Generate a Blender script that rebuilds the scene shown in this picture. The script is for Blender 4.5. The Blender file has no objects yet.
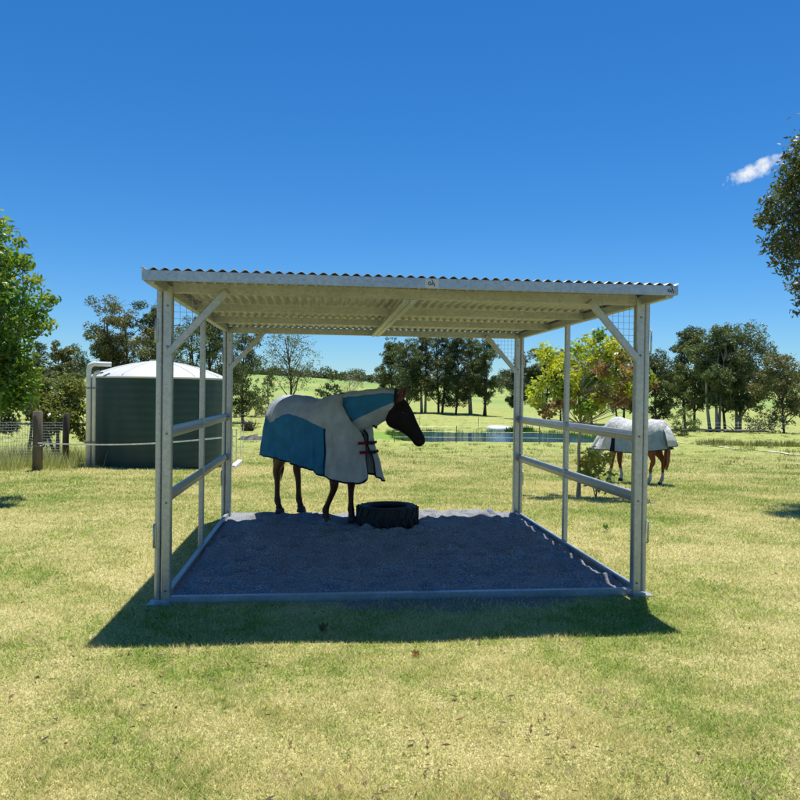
import bpy, math, random
import numpy as np
from mathutils import Vector, Matrix
PI=math.pi
rng=np.random.default_rng(7); random.seed(7)
sc=bpy.context.scene
col=sc.collection
W,D=3.70,3.56

# ------------------------------------------------------------------ camera
CP=Vector((1.1667,-5.4627,1.5837)); YAW,PIT,ROL,FPX=-0.1087,-0.0103,0.0127,718.53
fw=Vector((-math.sin(YAW)*math.cos(PIT),math.cos(YAW)*math.cos(PIT),math.sin(PIT)))
rt=Vector((math.cos(YAW),math.sin(YAW),0)); up=rt.cross(fw)
RX=rt*math.cos(ROL)+up*math.sin(ROL); UY=-rt*math.sin(ROL)+up*math.cos(ROL)
cam=bpy.data.cameras.new('camera'); co=bpy.data.objects.new('camera',cam); col.objects.link(co)
M=Matrix((( RX.x,UY.x,-fw.x,CP.x),(RX.y,UY.y,-fw.y,CP.y),(RX.z,UY.z,-fw.z,CP.z),(0,0,0,1)))
co.matrix_world=M; cam.sensor_width=36; cam.lens=FPX/800*36; cam.clip_end=12000; cam.clip_start=.05
sc.camera=co
def ray(px,py):
    a,b=(px-400)/FPX,(py-400)/FPX
    return (fw+RX*a-UY*b)

# ------------------------------------------------------------------ terrain
def sm(x,a,b):
    t=np.clip((x-a)/(b-a),0,1); return t*t*(3-2*t)
PY=[-200,4,10.5,13,30,44,60,85,105,125,200,300,400,600,6000]
PZ=[0,0,-.38,-.45,-1.2,-1.78,-2.0,-2.45,-2.25,-2.0,0,2.2,5.2,9.5,9.5]
def H(x,y):
    x=np.asarray(x,float); y=np.asarray(y,float)
    s=np.clip(np.abs(y)*.05,.4,15)
    z=sum(np.interp(y+k*s,PY,PZ) for k in (-1.5,-1,-.5,0,.5,1,1.5))/7
    z=z-.02*np.clip(x-10,-40,80)*sm(y,55,95)
    z=z+.12*sm(-x,.5,3)*sm(y,5,10)*sm(-y,-40,-20)
    z=z+5.0*np.exp(-((x+30)/75)**2-((y-330)/110)**2)
    z=z+9*np.exp(-((x-330)/160)**2-((y-560)/200)**2)
    # pond bowl
    z=z-.75*np.exp(-(((x-15.3)/7.5)**4+((y-51.5)/6.2)**4))
    far=sm(np.hypot(x-1,y-1),6,20)
    z=z+far*.04*np.sin(x*.9+1.3*np.sin(y*.35))*np.sin(y*.8+x*.2)
    near=1-sm(np.maximum(np.abs(x-W/2)-2.0,np.abs(y-D/2)-2.0),0,.8)
    z=z+(1-near)*.012*np.sin(x*3.1+y)*np.sin(y*2.7-x*1.3)
    return z
def Hs(x,y): return float(H(x,y))
def gp(px,py,z=None):
    r=ray(px,py)
    if z is not None:
        t=(z-CP.z)/r.z; return CP+r*t
    t=1.
    while t<900:
        p=CP+r*t
        if p.z<Hs(p.x,p.y): return p
        t*=1.004
    return CP+r*t
def at(px,d):
    """ground point in the direction of a bearing, d metres from the viewer"""
    r=ray(px,395); k=d/math.hypot(r.x,r.y); x,y=CP.x+r.x*k,CP.y+r.y*k
    return Vector((x,y,Hs(x,y)))

# ------------------------------------------------------------------ materials
def newmat(name):
    m=bpy.data.materials.new(name); m.use_nodes=True; nt=m.node_tree
    return m,nt,nt.nodes['Principled BSDF']
def N(nt,t,**k):
    n=nt.nodes.new(t)
    for a,b in k.items():
        if a=='i':
            for q,v in b.items(): n.inputs[q].default_value=v
        else: setattr(n,a,b)
    return n
def coord(nt,kind='Object',scale=(1,1,1)):
    t=N(nt,'ShaderNodeTexCoord'); mp=N(nt,'ShaderNodeMapping'); mp.inputs['Scale'].default_value=scale
    nt.links.new(t.outputs[kind],mp.inputs[0]); return mp.outputs[0]
def noise(nt,vec,scale,det=4,rough=.55):
    n=N(nt,'ShaderNodeTexNoise',i={'Scale':scale,'Detail':det,'Roughness':rough}); nt.links.new(vec,n.inputs['Vector']); return n.outputs['Fac']
def ramp(nt,fac,stops,interp='LINEAR'):
    r=N(nt,'ShaderNodeValToRGB'); r.color_ramp.interpolation=interp
    e=r.color_ramp.elements
    while len(e)<len(stops): e.new(.5)
    for i,(p,c) in enumerate(stops): e[i].position=p; e[i].color=(*c,1) if len(c)==3 else c
    nt.links.new(fac,r.inputs[0]); return r.outputs[0]
def mix(nt,f,a,b,mode='MIX'):
    m=N(nt,'ShaderNodeMix',data_type='RGBA',blend_type=mode)
    for s,v in ((0,f),(6,a),(7,b)):
        if hasattr(v,'is_linked') or hasattr(v,'links'): nt.links.new(v,m.inputs[s])
        elif isinstance(v,(int,float)): m.inputs[s].default_value=v
        else: m.inputs[s].default_value=(*v,1)
    return m.outputs[2]
def mth(nt,op,a,b=0.,c=None,clamp=False):
    m=N(nt,'ShaderNodeMath',operation=op,use_clamp=clamp)
    for s,v in ((0,a),(1,b),(2,c)):
        if v is None: continue
        if hasattr(v,'links'): nt.links.new(v,m.inputs[s])
        else: m.inputs[s].default_value=v
    return m.outputs[0]
def bump(nt,b,h,strength=.3,dist=.01):
    n=N(nt,'ShaderNodeBump',i={'Strength':strength,'Distance':dist}); nt.links.new(h,n.inputs['Height']); nt.links.new(n.outputs[0],b.inputs['Normal'])
def simple(name,c,rough=.6,metal=0,var=.25,scale=8,bmp=.15,bscale=60,bdist=.004,stretch=(1,1,1),spec=.5):
    m,nt,b=newmat(name); v=coord(nt,'Object',stretch)
    f=noise(nt,v,scale)
    lo=[x*(1-var) for x in c]; hi=[min(1,x*(1+var)) for x in c]
    nt.links.new(ramp(nt,f,[(.3,lo),(.7,hi)]),b.inputs['Base Color'])
    rr=ramp(nt,noise(nt,v,scale*2.3),[(.3,(rough*.85,)*3),(.7,(min(1,rough*1.15),)*3)])
    nt.links.new(rr,b.inputs['Roughness']); b.inputs['Metallic'].default_value=metal
    b.inputs['Specular IOR Level'].default_value=spec
    if bmp: bump(nt,b,noise(nt,v,bscale,3),bmp,bdist)
    return m

def galv(name,c=(.42,.445,.455),rough=.42):
    m,nt,b=newmat(name); v=coord(nt)
    vo=N(nt,'ShaderNodeTexVoronoi',i={'Scale':55.}); nt.links.new(v,vo.inputs['Vector'])
    sp=N(nt,'ShaderNodeSeparateColor'); nt.links.new(vo.outputs['Color'],sp.inputs[0])
    n2=noise(nt,v,3.5,5,.65)
    k=mth(nt,'MULTIPLY_ADD',sp.outputs[0],.22,.86); k2=mth(nt,'MULTIPLY_ADD',n2,.5,.72); k=mth(nt,'MULTIPLY',k,k2)
    cc=N(nt,'ShaderNodeVectorMath',operation='SCALE'); cc.inputs[0].default_value=c; nt.links.new(k,cc.inputs['Scale'])
    # dull white oxide streaks
    vs=coord(nt,'Object',(9,9,.8)); st=ramp(nt,noise(nt,vs,4,4),[(.55,(0,0,0)),(.75,(.45,.45,.45))])
    nt.links.new(mix(nt,st,cc.outputs[0],(.47,.48,.48)),b.inputs['Base Color'])
    b.inputs['Metallic'].default_value=.75
    nt.links.new(mth(nt,'MULTIPLY_ADD',n2,.3,rough-.12),b.inputs['Roughness'])
    bump(nt,b,noise(nt,v,14,4),.25,.004)
    return m
GALV=galv('galvanised_steel'); GALVB=galv('galvanised_roof',(.52,.52,.46),.5); GALVD=galv('galvanised_flashing',(.38,.44,.50),.38)
STEELD=simple('dark_zinc',(.16,.165,.17),.5,.7)
WIRE=simple('mesh_wire',(.32,.33,.34),.45,.8,bmp=0)
STICK=simple('sticker',(.45,.5,.55),.5,0,.05); INK=simple('sticker_ink',(.02,.06,.16),.5,0,.05)

PADX0,PADX1,PADY0,PADY1=.05,W-.04,.03,D+.14
def patch_mask(nt,pos):
    """0 = straw, 1 = green; shared by the lawn sheet and the blades"""
    a=noise(nt,pos,.42,3,.5); b=noise(nt,pos,1.9,4,.6); c=noise(nt,pos,7.5,3,.6)
    sp=N(nt,'ShaderNodeSeparateXYZ'); nt.links.new(pos,sp.inputs[0]); gy=mth(nt,'DIVIDE',mth(nt,'ADD',sp.outputs[1],1.6),5.0,clamp=True)
    s=mth(nt,'MULTIPLY_ADD',a,.62,-.10); s=mth(nt,'MULTIPLY_ADD',b,.40,s); s=mth(nt,'MULTIPLY_ADD',c,.24,s); s=mth(nt,'MULTIPLY_ADD',gy,.045,mth(nt,'ADD',s,-.050))
    return s
def lawn_color(nt,pos,extra=None):
    s=patch_mask(nt,pos)
    if extra is not None: s=mth(nt,'ADD',s,extra)
    return ramp(nt,s,[(.43,(.59,.53,.25)),(.515,(.49,.46,.18)),(.59,(.33,.37,.09)),(.68,(.17,.27,.035))]),s
def ground_mat():
    m,nt,b=newmat('pasture_ground')
    g=N(nt,'ShaderNodeNewGeometry'); pos=g.outputs['Position']
    sep=N(nt,'ShaderNodeSeparateXYZ'); nt.links.new(pos,sep.inputs[0]); X,Y=sep.outputs[0],sep.outputs[1]
    c,s=lawn_color(nt,pos)
    # soil and thatch between blades
    f=noise(nt,pos,70,3,.75); c=mix(nt,ramp(nt,f,[(.40,(0,0,0)),(.58,(1,1,1))]),mix(nt,.7,c,(.07,.07,.025)),c)
    f2=noise(nt,pos,4.2,5,.7); c=mix(nt,ramp(nt,f2,[(.58,(0,0,0)),(.66,(.85,.85,.85))]),c,(.24,.18,.11))
    # spilled crusher dust along the front of the pad
    e=mth(nt,'SUBTRACT',1,mth(nt,'DIVIDE',mth(nt,'ABSOLUTE',mth(nt,'ADD',Y,.10)),.42),clamp=True)
    ex=mth(nt,'SUBTRACT',1,mth(nt,'DIVIDE',mth(nt,'ABSOLUTE',mth(nt,'SUBTRACT',X,2.2)),1.5),clamp=True)
    e=mth(nt,'MULTIPLY',mth(nt,'MULTIPLY',e,ex),mth(nt,'MULTIPLY_ADD',noise(nt,pos,6,4),2.2,.1))
    c=mix(nt,ramp(nt,e,[(.25,(0,0,0)),(.55,(1,1,1))]),c,(.20,.20,.20))
    # farther pasture
    mid=mix(nt,noise(nt,pos,.16,6,.65),(.44,.43,.15),(.24,.32,.06))
    tuft=noise(nt,pos,1.6,6,.75); mid=mix(nt,ramp(nt,tuft,[(.40,(.75,.75,.75)),(.56,(0,0,0))]),mid,(.15,.16,.05))
    farc=mix(nt,ramp(nt,noise(nt,pos,.022,4,.5),[(.4,(0,0,0)),(.56,(1,1,1))]),(.33,.36,.11),(.20,.31,.08))
    farc=mix(nt,ramp(nt,noise(nt,pos,.3,6,.8),[(.4,(.35,)*3),(.6,(0,0,0))]),farc,(.12,.14,.05))
    fm=mth(nt,'DIVIDE',mth(nt,'SUBTRACT',Y,14),16,clamp=True); c=mix(nt,fm,c,mid)
    ff=mth(nt,'DIVIDE',mth(nt,'SUBTRACT',Y,120),90,clamp=True); c=mix(nt,ff,c,farc)
    # lusher strip round the pond
    px=mth(nt,'DIVIDE',mth(nt,'SUBTRACT',X,15.3),12.5); py=mth(nt,'DIVIDE',mth(nt,'SUBTRACT',Y,53.5),9.5)
    rr=mth(nt,'ADD',mth(nt,'POWER',mth(nt,'ABSOLUTE',px),4),mth(nt,'POWER',mth(nt,'ABSOLUTE',py),4))
    rr=mth(nt,'MULTIPLY_ADD',noise(nt,pos,.5,4),.8,rr)
    c=mix(nt,ramp(nt,rr,[(.8,(.8,.8,.8)),(1.35,(0,0,0))]),c,(.15,.26,.035))
    nt.links.new(c,b.inputs['Base Color']); b.inputs['Roughness'].default_value=.9; b.inputs['Specular IOR Level'].default_value=.15
    h=mth(nt,'MULTIPLY_ADD',noise(nt,pos,40,4,.7),.4,noise(nt,pos,3,6,.75)); bump(nt,b,h,.8,.05)
    return m
GROUND=ground_mat()
def blade_mat(name='grass_blade'):
    m,nt,b=newmat(name)
    g=N(nt,'ShaderNodeNewGeometry'); at_=N(nt,'ShaderNodeAttribute',attribute_name='rnd')
    ex=mth(nt,'MULTIPLY_ADD',at_.outputs['Fac'],.36,-.19)
    c,s=lawn_color(nt,g.outputs['Position'],ex)
    k=N(nt,'ShaderNodeVectorMath',operation='SCALE'); nt.links.new(c,k.inputs[0]); k.inputs['Scale'].default_value=1.25
    nt.links.new(k.outputs[0],b.inputs['Base Color']); b.inputs['Roughness'].default_value=.6; b.inputs['Specular IOR Level'].default_value=.25
    tr=N(nt,'ShaderNodeBsdfTranslucent'); nt.links.new(k.outputs[0],tr.inputs[0]); ms=N(nt,'ShaderNodeMixShader',i={0:.35})
    nt.links.new(b.outputs[0],ms.inputs[1]); nt.links.new(tr.outputs[0],ms.inputs[2]); nt.links.new(ms.outputs[0],nt.nodes['Material Output'].inputs[0])
    return m
BLADE=blade_mat()
def leaf_mat(name,transl=.3,rough=.45):
    m,nt,b=newmat(name)
    a=N(nt,'ShaderNodeAttribute',attribute_name='Col'); c=a.outputs['Color']
    nt.links.new(c,b.inputs['Base Color']); b.inputs['Roughness'].default_value=rough; b.inputs['Specular IOR Level'].default_value=.35
    tr=N(nt,'ShaderNodeBsdfTranslucent'); tc=mix(nt,1.,c,(1.25,1.3,.6),'MULTIPLY'); nt.links.new(tc,tr.inputs[0])
    ms=N(nt,'ShaderNodeMixShader',i={0:transl})
    nt.links.new(b.outputs[0],ms.inputs[1]); nt.links.new(tr.outputs[0],ms.inputs[2]); nt.links.new(ms.outputs[0],nt.nodes['Material Output'].inputs[0])
    return m
LEAF=leaf_mat('leaves'); LEAFG=leaf_mat('broad_leaves',.42,.35)
BARK=simple('dark_bark',(.09,.07,.055),.9,0,.45,6,.6,25,.02,(1,1,.25)); BARKP=simple('pale_gum_bark',(.34,.30,.25),.8,0,.5,3,.4,20,.02,(1,1,.3))
TIMBER=simple('weathered_timber',(.12,.095,.07),.9,0,.4,9,.6,60,.01,(1,1,.15))

def sand_mat():
    m,nt,b=newmat('crusher_dust'); g=N(nt,'ShaderNodeNewGeometry'); pos=g.outputs['Position']
    a=noise(nt,pos,95,3,.75); c=ramp(nt,a,[(.32,(.075,.08,.09)),(.5,(.22,.235,.26)),(.66,(.60,.62,.65))])
    c=mix(nt,ramp(nt,noise(nt,pos,2.2,4),[(.35,(.5,.5,.5)),(.65,(0,0,0))]),c,(.20,.205,.22))
    nt.links.new(c,b.inputs['Base Color']); b.inputs['Roughness'].default_value=.9; b.inputs['Specular IOR Level'].default_value=.2
    h=mth(nt,'MULTIPLY_ADD',a,.6,noise(nt,pos,45,4,.7)); bump(nt,b,h,.9,.012); return m
SAND=sand_mat()
def water_mat():
    m,nt,b=newmat('pond_water'); b.inputs['Base Color'].default_value=(.012,.03,.045,1); b.inputs['Roughness'].default_value=.06; b.inputs['IOR'].default_value=1.33
    g=N(nt,'ShaderNodeNewGeometry'); mp=N(nt,'ShaderNodeMapping'); mp.inputs['Scale'].default_value=(.5,2.2,1); nt.links.new(g.outputs['Position'],mp.inputs[0])
    bump(nt,b,noise(nt,mp.outputs[0],2.5,3),.5,.06); return m
WATER=water_mat()
def fabric(name,c,rough=.85,weave=350,transl=.12):
    m,nt,b=newmat(name); v=coord(nt)
    f=noise(nt,v,7,5); f2=noise(nt,v,2.2,5,.7); nt.links.new(mix(nt,ramp(nt,f2,[(.5,(0,0,0)),(.75,(.28,.28,.28))]),ramp(nt,f,[(.3,[x*.72 for x in c]),(.7,[min(1,x*1.12) for x in c])]),tuple(x*.62+.02 for x in c)),b.inputs['Base Color'])
    b.inputs['Roughness'].default_value=rough; b.inputs['Specular IOR Level'].default_value=.2
    w=N(nt,'ShaderNodeTexChecker',i={'Scale':weave}); nt.links.new(v,w.inputs[0])
    vd=coord(nt,'Object',(3.2,1.5,1.1)); h=mth(nt,'MULTIPLY_ADD',w.outputs['Fac'],.05,mth(nt,'MULTIPLY_ADD',noise(nt,vd,3.2,5,.55),1.6,noise(nt,v,14,4))); bump(nt,b,h,.75,.035)
    tr=N(nt,'ShaderNodeBsdfTranslucent',i={0:(*c,1)}); ms=N(nt,'ShaderNodeMixShader',i={0:transl})
    nt.links.new(b.outputs[0],ms.inputs[1]); nt.links.new(tr.outputs[0],ms.inputs[2]); nt.links.new(ms.outputs[0],nt.nodes['Material Output'].inputs[0])
    return m
F_GREY=fabric('rug_mesh_grey',(.56,.63,.68),transl=.25); F_BLUE=fabric('rug_mesh_blue',(.045,.27,.52),transl=.25); F_NAVY=fabric('rug_navy',(.012,.02,.07))
F_WHITE=fabric('rug_white',(.74,.75,.74)); F_PALE=fabric('rug_pale_blue',(.36,.49,.57)); F_RED=fabric('strap_red',(.25,.012,.02),weave=800); F_BLACK=fabric('strap_black',(.015,.015,.02))

# ------------------------------------------------------------------ mesh builders
class MB:
    def __init__(s): s.v=[]; s.f=[]; s.m=[]
    def add(s,vs,fs,m=0):
        o=len(s.v); s.v+= [tuple(v) for v in vs]; s.f+=[tuple(i+o for i in f) for f in fs]; s.m+=[m]*len(fs); return s
    def box(s,x0,x1,y0,y1,z0,z1,m=0):
        vs=[(x,y,z) for z in (z0,z1) for y in (y0,y1) for x in (x0,x1)]
        return s.add(vs,[(0,2,3,1),(4,5,7,6),(0,1,5,4),(2,6,7,3),(0,4,6,2),(1,3,7,5)],m)
    def bar(s,a,b,w,h,m=0,bev=.004,upv=(0,0,1)):
        """rectangular tube with chamfered edges from a to b"""
        a,b=Vector(a),Vector(b); t=(b-a).normalized(); u=Vector(upv)
        if abs(t.dot(u))>.95: u=Vector((0,1,0))
        r=t.cross(u).normalized(); u=r.cross(t); w/=2; h/=2; e=min(bev,w*.4,h*.4)
        pr=[(-w+e,-h),(w-e,-h),(w,-h+e),(w,h-e),(w-e,h),(-w+e,h),(-w,h-e),(-w,-h+e)]
        vs=[a+r*p+u*q for p,q in pr]+[b+r*p+u*q for p,q in pr]
        fs=[(i,(i+1)%8,(i+1)%8+8,i+8) for i in range(8)]+[tuple(range(7,-1,-1)),tuple(range(8,16))]
        return s.add(vs,fs,m)
    def tube(s,pts,rad,n=10,m=0,sq=None,cap=True,ref=(0,0,1)):
        pts=[Vector(p) for p in pts]; 
        if not hasattr(rad,'__len__'): rad=[rad]*len(pts)
        rings=[]; pr=None
        for i,p in enumerate(pts):
            t=(pts[min(i+1,len(pts)-1)]-pts[max(i-1,0)]).normalized(); u=Vector(ref) if pr is None else pr
            u=u-t*u.dot(t)
            if u.length<.05: u=Vector((1,0,0))-t*t.x
            u.normalize(); pr=u; r=t.cross(u)
            ra,rb=(rad[i] if hasattr(rad[i],'__len__') else (rad[i],rad[i]))
            rings.append([p+u*math.cos(k*2*PI/n)*ra+r*math.sin(k*2*PI/n)*rb for k in range(n)])
        return s.loft(rings,m,cap)
    def loft(s,rings,m=0,cap=True):
        n=len(rings[0]); vs=[v for r in rings for v in r]
        fs=[(j*n+k,j*n+(k+1)%n,(j+1)*n+(k+1)%n,(j+1)*n+k) for j in range(len(rings)-1) for k in range(n)]
        if cap: fs+=[tuple(range(n-1,-1,-1)),tuple((len(rings)-1)*n+k for k in range(n))]
        return s.add(vs,fs,m)
    def lathe(s,prof,n=32,c=(0,0,0),m=0):
        rings=[[(c[0]+r*math.cos(k*2*PI/n),c[1]+r*math.sin(k*2*PI/n),c[2]+z) for k in range(n)] for r,z in prof]
        return s.loft(rings,m,True)
    def build(s,name,mats,parent=None,smooth=False):
        me=bpy.data.meshes.new(name); me.from_pydata(s.v,[],s.f)
        mats=mats if isinstance(mats,(list,tuple)) else [mats]
        for x in mats: me.materials.append(x)
        if len(mats)>1: me.polygons.foreach_set('material_index',s.m)
        if smooth: me.polygons.foreach_set('use_smooth',[True]*len(me.polygons))
        me.update(); o=bpy.data.objects.new(name,me); col.objects.link(o)
        if parent: o.parent=parent
        return o
def autosmooth(o,ang=35):
    me=o.data; me.polygons.foreach_set('use_smooth',[True]*len(me.polygons))
    me.set_sharp_from_angle(angle=math.radians(ang)) if hasattr(me,'set_sharp_from_angle') else None
def tag(o,label=None,cat=None,group=None,kind=None):
    if label: o['label']=label
    if cat: o['category']=cat
    if group: o['group']=group
    if kind: o['kind']=kind
    return o
def empty(name,loc,rz=0,label=None,cat=None,group=None):
    o=bpy.data.objects.new(name,None); col.objects.link(o); o.location=loc; o.rotation_euler=(0,0,rz); o.empty_display_size=.1
    return tag(o,label,cat,group)
def npmesh(name,V,nper,mat,parent=None,colr=None,rnd=None,smooth=False):
    """V: (F,nper,3) faces with vertices of their own"""
    V=np.asarray(V,np.float32); F=V.shape[0]; me=bpy.data.meshes.new(name)
    me.vertices.add(F*nper); me.vertices.foreach_set('co',V.reshape(-1))
    me.loops.add(F*nper); me.loops.foreach_set('vertex_index',np.arange(F*nper,dtype=np.int32))
    me.polygons.add(F); me.polygons.foreach_set('loop_start',np.arange(0,F*nper,nper,dtype=np.int32))
    try: me.polygons.foreach_set('loop_total',np.full(F,nper,np.int32))
    except Exception: pass
    me.update(calc_edges=True); me.materials.append(mat)
    if colr is not None:
        a=me.attributes.new('Col','FLOAT_COLOR','FACE'); c=np.ones((F,4),np.float32); c[:,:3]=colr; a.data.foreach_set('color',c.reshape(-1))
    if rnd is not None:
        a=me.attributes.new('rnd','FLOAT','FACE'); a.data.foreach_set('value',np.asarray(rnd,np.float32))
    o=bpy.data.objects.new(name,me); col.objects.link(o)
    if parent: o.parent=parent
    return o
def gridmesh(name,X,Y,Z,mat,smooth=True):
    ny,nx=X.shape; me=bpy.data.meshes.new(name); V=np.stack([X,Y,Z],-1).reshape(-1,3).astype(np.float32)
    i=(np.arange(ny-1)[:,None]*nx+np.arange(nx-1)[None]).reshape(-1); Q=np.stack([i,i+1,i+nx+1,i+nx],1).astype(np.int32)
    me.vertices.add(len(V)); me.vertices.foreach_set('co',V.reshape(-1)); me.loops.add(Q.size); me.loops.foreach_set('vertex_index',Q.reshape(-1))
    me.polygons.add(len(Q)); me.polygons.foreach_set('loop_start',np.arange(0,Q.size,4,dtype=np.int32))
    try: me.polygons.foreach_set('loop_total',np.full(len(Q),4,np.int32))
    except Exception: pass
    me.update(calc_edges=True); me.materials.append(mat)
    if smooth: me.polygons.foreach_set('use_smooth',[True]*len(Q))
    o=bpy.data.objects.new(name,me); col.objects.link(o); return o

# ------------------------------------------------------------------ ground
def warp(n,a,ext): 
    u=np.linspace(-1,1,n); k=math.asinh(ext/a); return a*np.sinh(u*k)
gx=warp(420,2.5,5000)+1.5; gy=warp(420,2.5,5000)+2.0
X,Y=np.meshgrid(gx,gy); g=gridmesh('ground',X,Y,H(X,Y),GROUND); tag(g,kind='structure')

# sand pad, hoof-marked
nx,ny=190,190
xs=np.linspace(PADX0,PADX1,nx); ys=np.linspace(PADY0,PADY1,ny); X,Y=np.meshgrid(xs,ys)
Z=np.full_like(X,.035)+.022*sm(Y,1.2,3.3)
r2=np.random.default_rng(3)
for i in range(330):
    cx,cy=r2.uniform(0,W),r2.uniform(.1,D+.1)
    s=r2.uniform(.045,.11); d=np.hypot((X-cx)/(s*r2.uniform(.8,1.5)),(Y-cy)/s)
    Z+=r2.uniform(.4,1.)*.035*(-np.exp(-d**2)+.75*np.exp(-((d-1.5)/.45)**2))
for k in range(6):
    a=r2.uniform(0,6.28); f=r2.uniform(4,22); Z+=.02/f*3*np.sin((X*math.cos(a)+Y*math.sin(a))*f+r2.uniform(0,6))
Z+=r2.normal(0,.0012,Z.shape)
edge=np.minimum(np.minimum(X-PADX0,PADX1-X),np.minimum(Y-PADY0,PADY1-Y)); Z=np.maximum(Z,.012)
Z=np.where(edge<.02,np.minimum(Z,.035),Z); Z=np.where(Y>PADY1-.03,-.01,Z)
padz=lambda x,y: float(Z[int(np.clip((y-PADY0)/(PADY1-PADY0)*(ny-1),0,ny-1)),int(np.clip((x-PADX0)/(PADX1-PADX0)*(nx-1),0,nx-1))])
tag(gridmesh('sand_floor',X,Y,Z,SAND),kind='structure')

r=np.random.default_rng(55); n=260; x=r.normal(1.9,.55,n); y=r.normal(2.3,.5,n); ok=(x>.2)&(x<3.4)&(y>.3)&(y<3.3); x,y=x[ok],y[ok]; n=len(x)
p=np.array([(a,b,padz(a,b)+.006) for a,b in zip(x,y)]); a=r.uniform(0,2*PI,n); u=np.stack([np.cos(a),np.sin(a),r.normal(0,.1,n)],1)*r.uniform(.02,.07,n)[:,None]; v=np.stack([-np.sin(a),np.cos(a),0*a],1)*.002
tag(npmesh('hay_strands',np.stack([p-u,p-v+[0,0,.004],p+u,p+v],1),4,LEAF,None,np.array([(.36,.30,.15),(.28,.25,.12)])[r.integers(0,2,n)]),'loose strands of hay scattered on the grey sand round the tyre','hay',kind='stuff')
# ------------------------------------------------------------------ grass blades
def blades(name,n,rmin,rmax,amin,amax,hgt,wid,stuff_label,seed,mask=None):
    r_=np.random.default_rng(seed)
    r=np.exp(r_.uniform(math.log(rmin),math.log(rmax),n)); a=r_.uniform(amin,amax,n)
    x=CP.x+r*np.sin(a); y=CP.y+r*np.cos(a)
    ok=(r_.uniform(0,1,n)>sm(r,16,48)*.95)
    ok&=~((x>PADX0-.02)&(x<PADX1+.03)&(y>-.02)&(y<PADY1-.02))
    ok&=~((np.abs(y+.12)<.2*r_.uniform(.2,1.3,n))&(np.abs(x-2.2)<1.4)&(r_.uniform(0,1,n)<.8))
    bare=np.sin(x*1.9+2.1*np.sin(y*1.1+.4))*np.sin(y*2.3-x*.8+1.7*np.sin(x*.7)); ok&=~((bare>.5)&(r_.uniform(0,1,n)<.22))
    if mask is not None: ok&=mask(x,y,r_)
    x,y,r=x[ok],y[ok],r[ok]; n=len(x); z=H(x,y)
    sc_=np.clip(r/5,.8,4)
    h=hgt*r_.uniform(.4,1.25,n)*np.clip(r/9,1,1.7); w=wid*r_.uniform(.7,1.4,n)*sc_
    # clumpy lengths
    h*=.75+.5*(np.sin(x*5.1+2*np.sin(y*3.3))*np.sin(y*4.7+x))**2
    an=r_.uniform(0,2*PI,n); ln=r_.uniform(.2,1.5,n)*h; la=r_.uniform(0,2*PI,n)
    P=np.stack([x,y,z-.003],1); dx=np.stack([np.cos(an)*w/2,np.sin(an)*w/2,0*x],1)
    tip=P+np.stack([np.cos(la)*ln,np.sin(la)*ln,h],1)
    V=np.stack([P-dx,P+dx,tip],1)
    o=npmesh(name,V,3,BLADE,rnd=r_.uniform(0,1,n)); tag(o,stuff_label,'grass',kind='stuff'); return o
blades('lawn_grass',1150000,2.2,48,-.62+.1,.62+.15,.029,.0052,'short dry yellow-green lawn grass around the shelter',11)

# ------------------------------------------------------------------ shelter
SH=empty('horse_shelter',(0,0,0),0,'open galvanised steel horse shelter with flat corrugated roof and side rails','shelter')
ZT=2.385
xl,xr,yf,yb=-.045,W+.045,-.457,D+.12
# roof sheet
me=MB(); n=int(round((xr-xl+.03)/.076*12)); xs=np.linspace(xl-.012,xr+.012,n+1)
def rz(y): return ZT+.014-.004*(y-yf)
def rprof(x,y,o): return (x,y,rz(y)+.0095*math.cos((x-xl)*2*PI/.076)+o)
yy=[yf-.006,.4,1.25,2.35,3.0,yb]
vs=[rprof(x,y,0) for y in yy for x in xs]; nn=len(xs)
me.add(vs,[(j*nn+i,j*nn+i+1,(j+1)*nn+i+1,(j+1)*nn+i) for j in range(len(yy)-1) for i in range(nn-1)])
o=me.build('roof_sheeting',GALVB,SH,True); md=o.modifiers.new('s','SOLIDIFY'); md.thickness=.0012
# shade under the corrugation crests, painted as a dark navy strip
m=MB(); xs2=xs[6:-6]; m.add([(x,yf+.012,2.36) for x in xs2]+[rprof(x,yf+.012,-.001) for x in xs2]+[(x,yf+.03,2.36) for x in xs2]+[rprof(x,yf+.03,-.001) for x in xs2],
  [q for i in range(len(xs2)-1) for q in ((i,i+1,len(xs2)+i+1,len(xs2)+i),(2*len(xs2)+i+1,2*len(xs2)+i,3*len(xs2)+i,3*len(xs2)+i+1))])
m.build('eave_shade_strip',simple('eave_shade',(.02,.03,.055),.8,bmp=0),SH)
f=MB(); f.box(xl,xr,yf-.004,yf,2.322,2.388).box(xl,xr,yf,yf+.025,2.320,2.324).box(xl+.001,xr-.001,yf+.0005,yf+.03,2.385,2.3875)
f.build('front_flashing',GALVD,SH)
f=MB(); f.bar((xl+.02,yb-.01,2.345),(xr-.02,yb-.01,2.345),.012,.07); f.build('rear_flashing',GALVD,SH)
for x in (xl+.002,xr-.002):
    f=MB(); f.bar((x,yf+.002,2.351),(x,yb-.02,2.348),.006,.060); f.build('side_flashing',GALVD,SH)
# purlins as C sections
def csec(y,z0,z1,x0,x1,nm):
    m=MB(); t=.0025; m.box(x0,x1,y,y+t,z0,z1).box(x0,x1,y+t,y+.045,z0,z0+t).box(x0,x1,y+t,y+.045,z1-t,z1).box(x0,x1,y+.043,y+.045,z0+t,z0+.015)
    m.build(nm,GALV,SH)
csec(-.02,2.298,2.372,.07,W-.07,'front_beam')
csec(D-.02,2.293,2.367,.07,W-.07,'rear_beam')
for y in (1.22,2.32): csec(y,2.305,2.372,.032,W-.032,'purlin')
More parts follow.
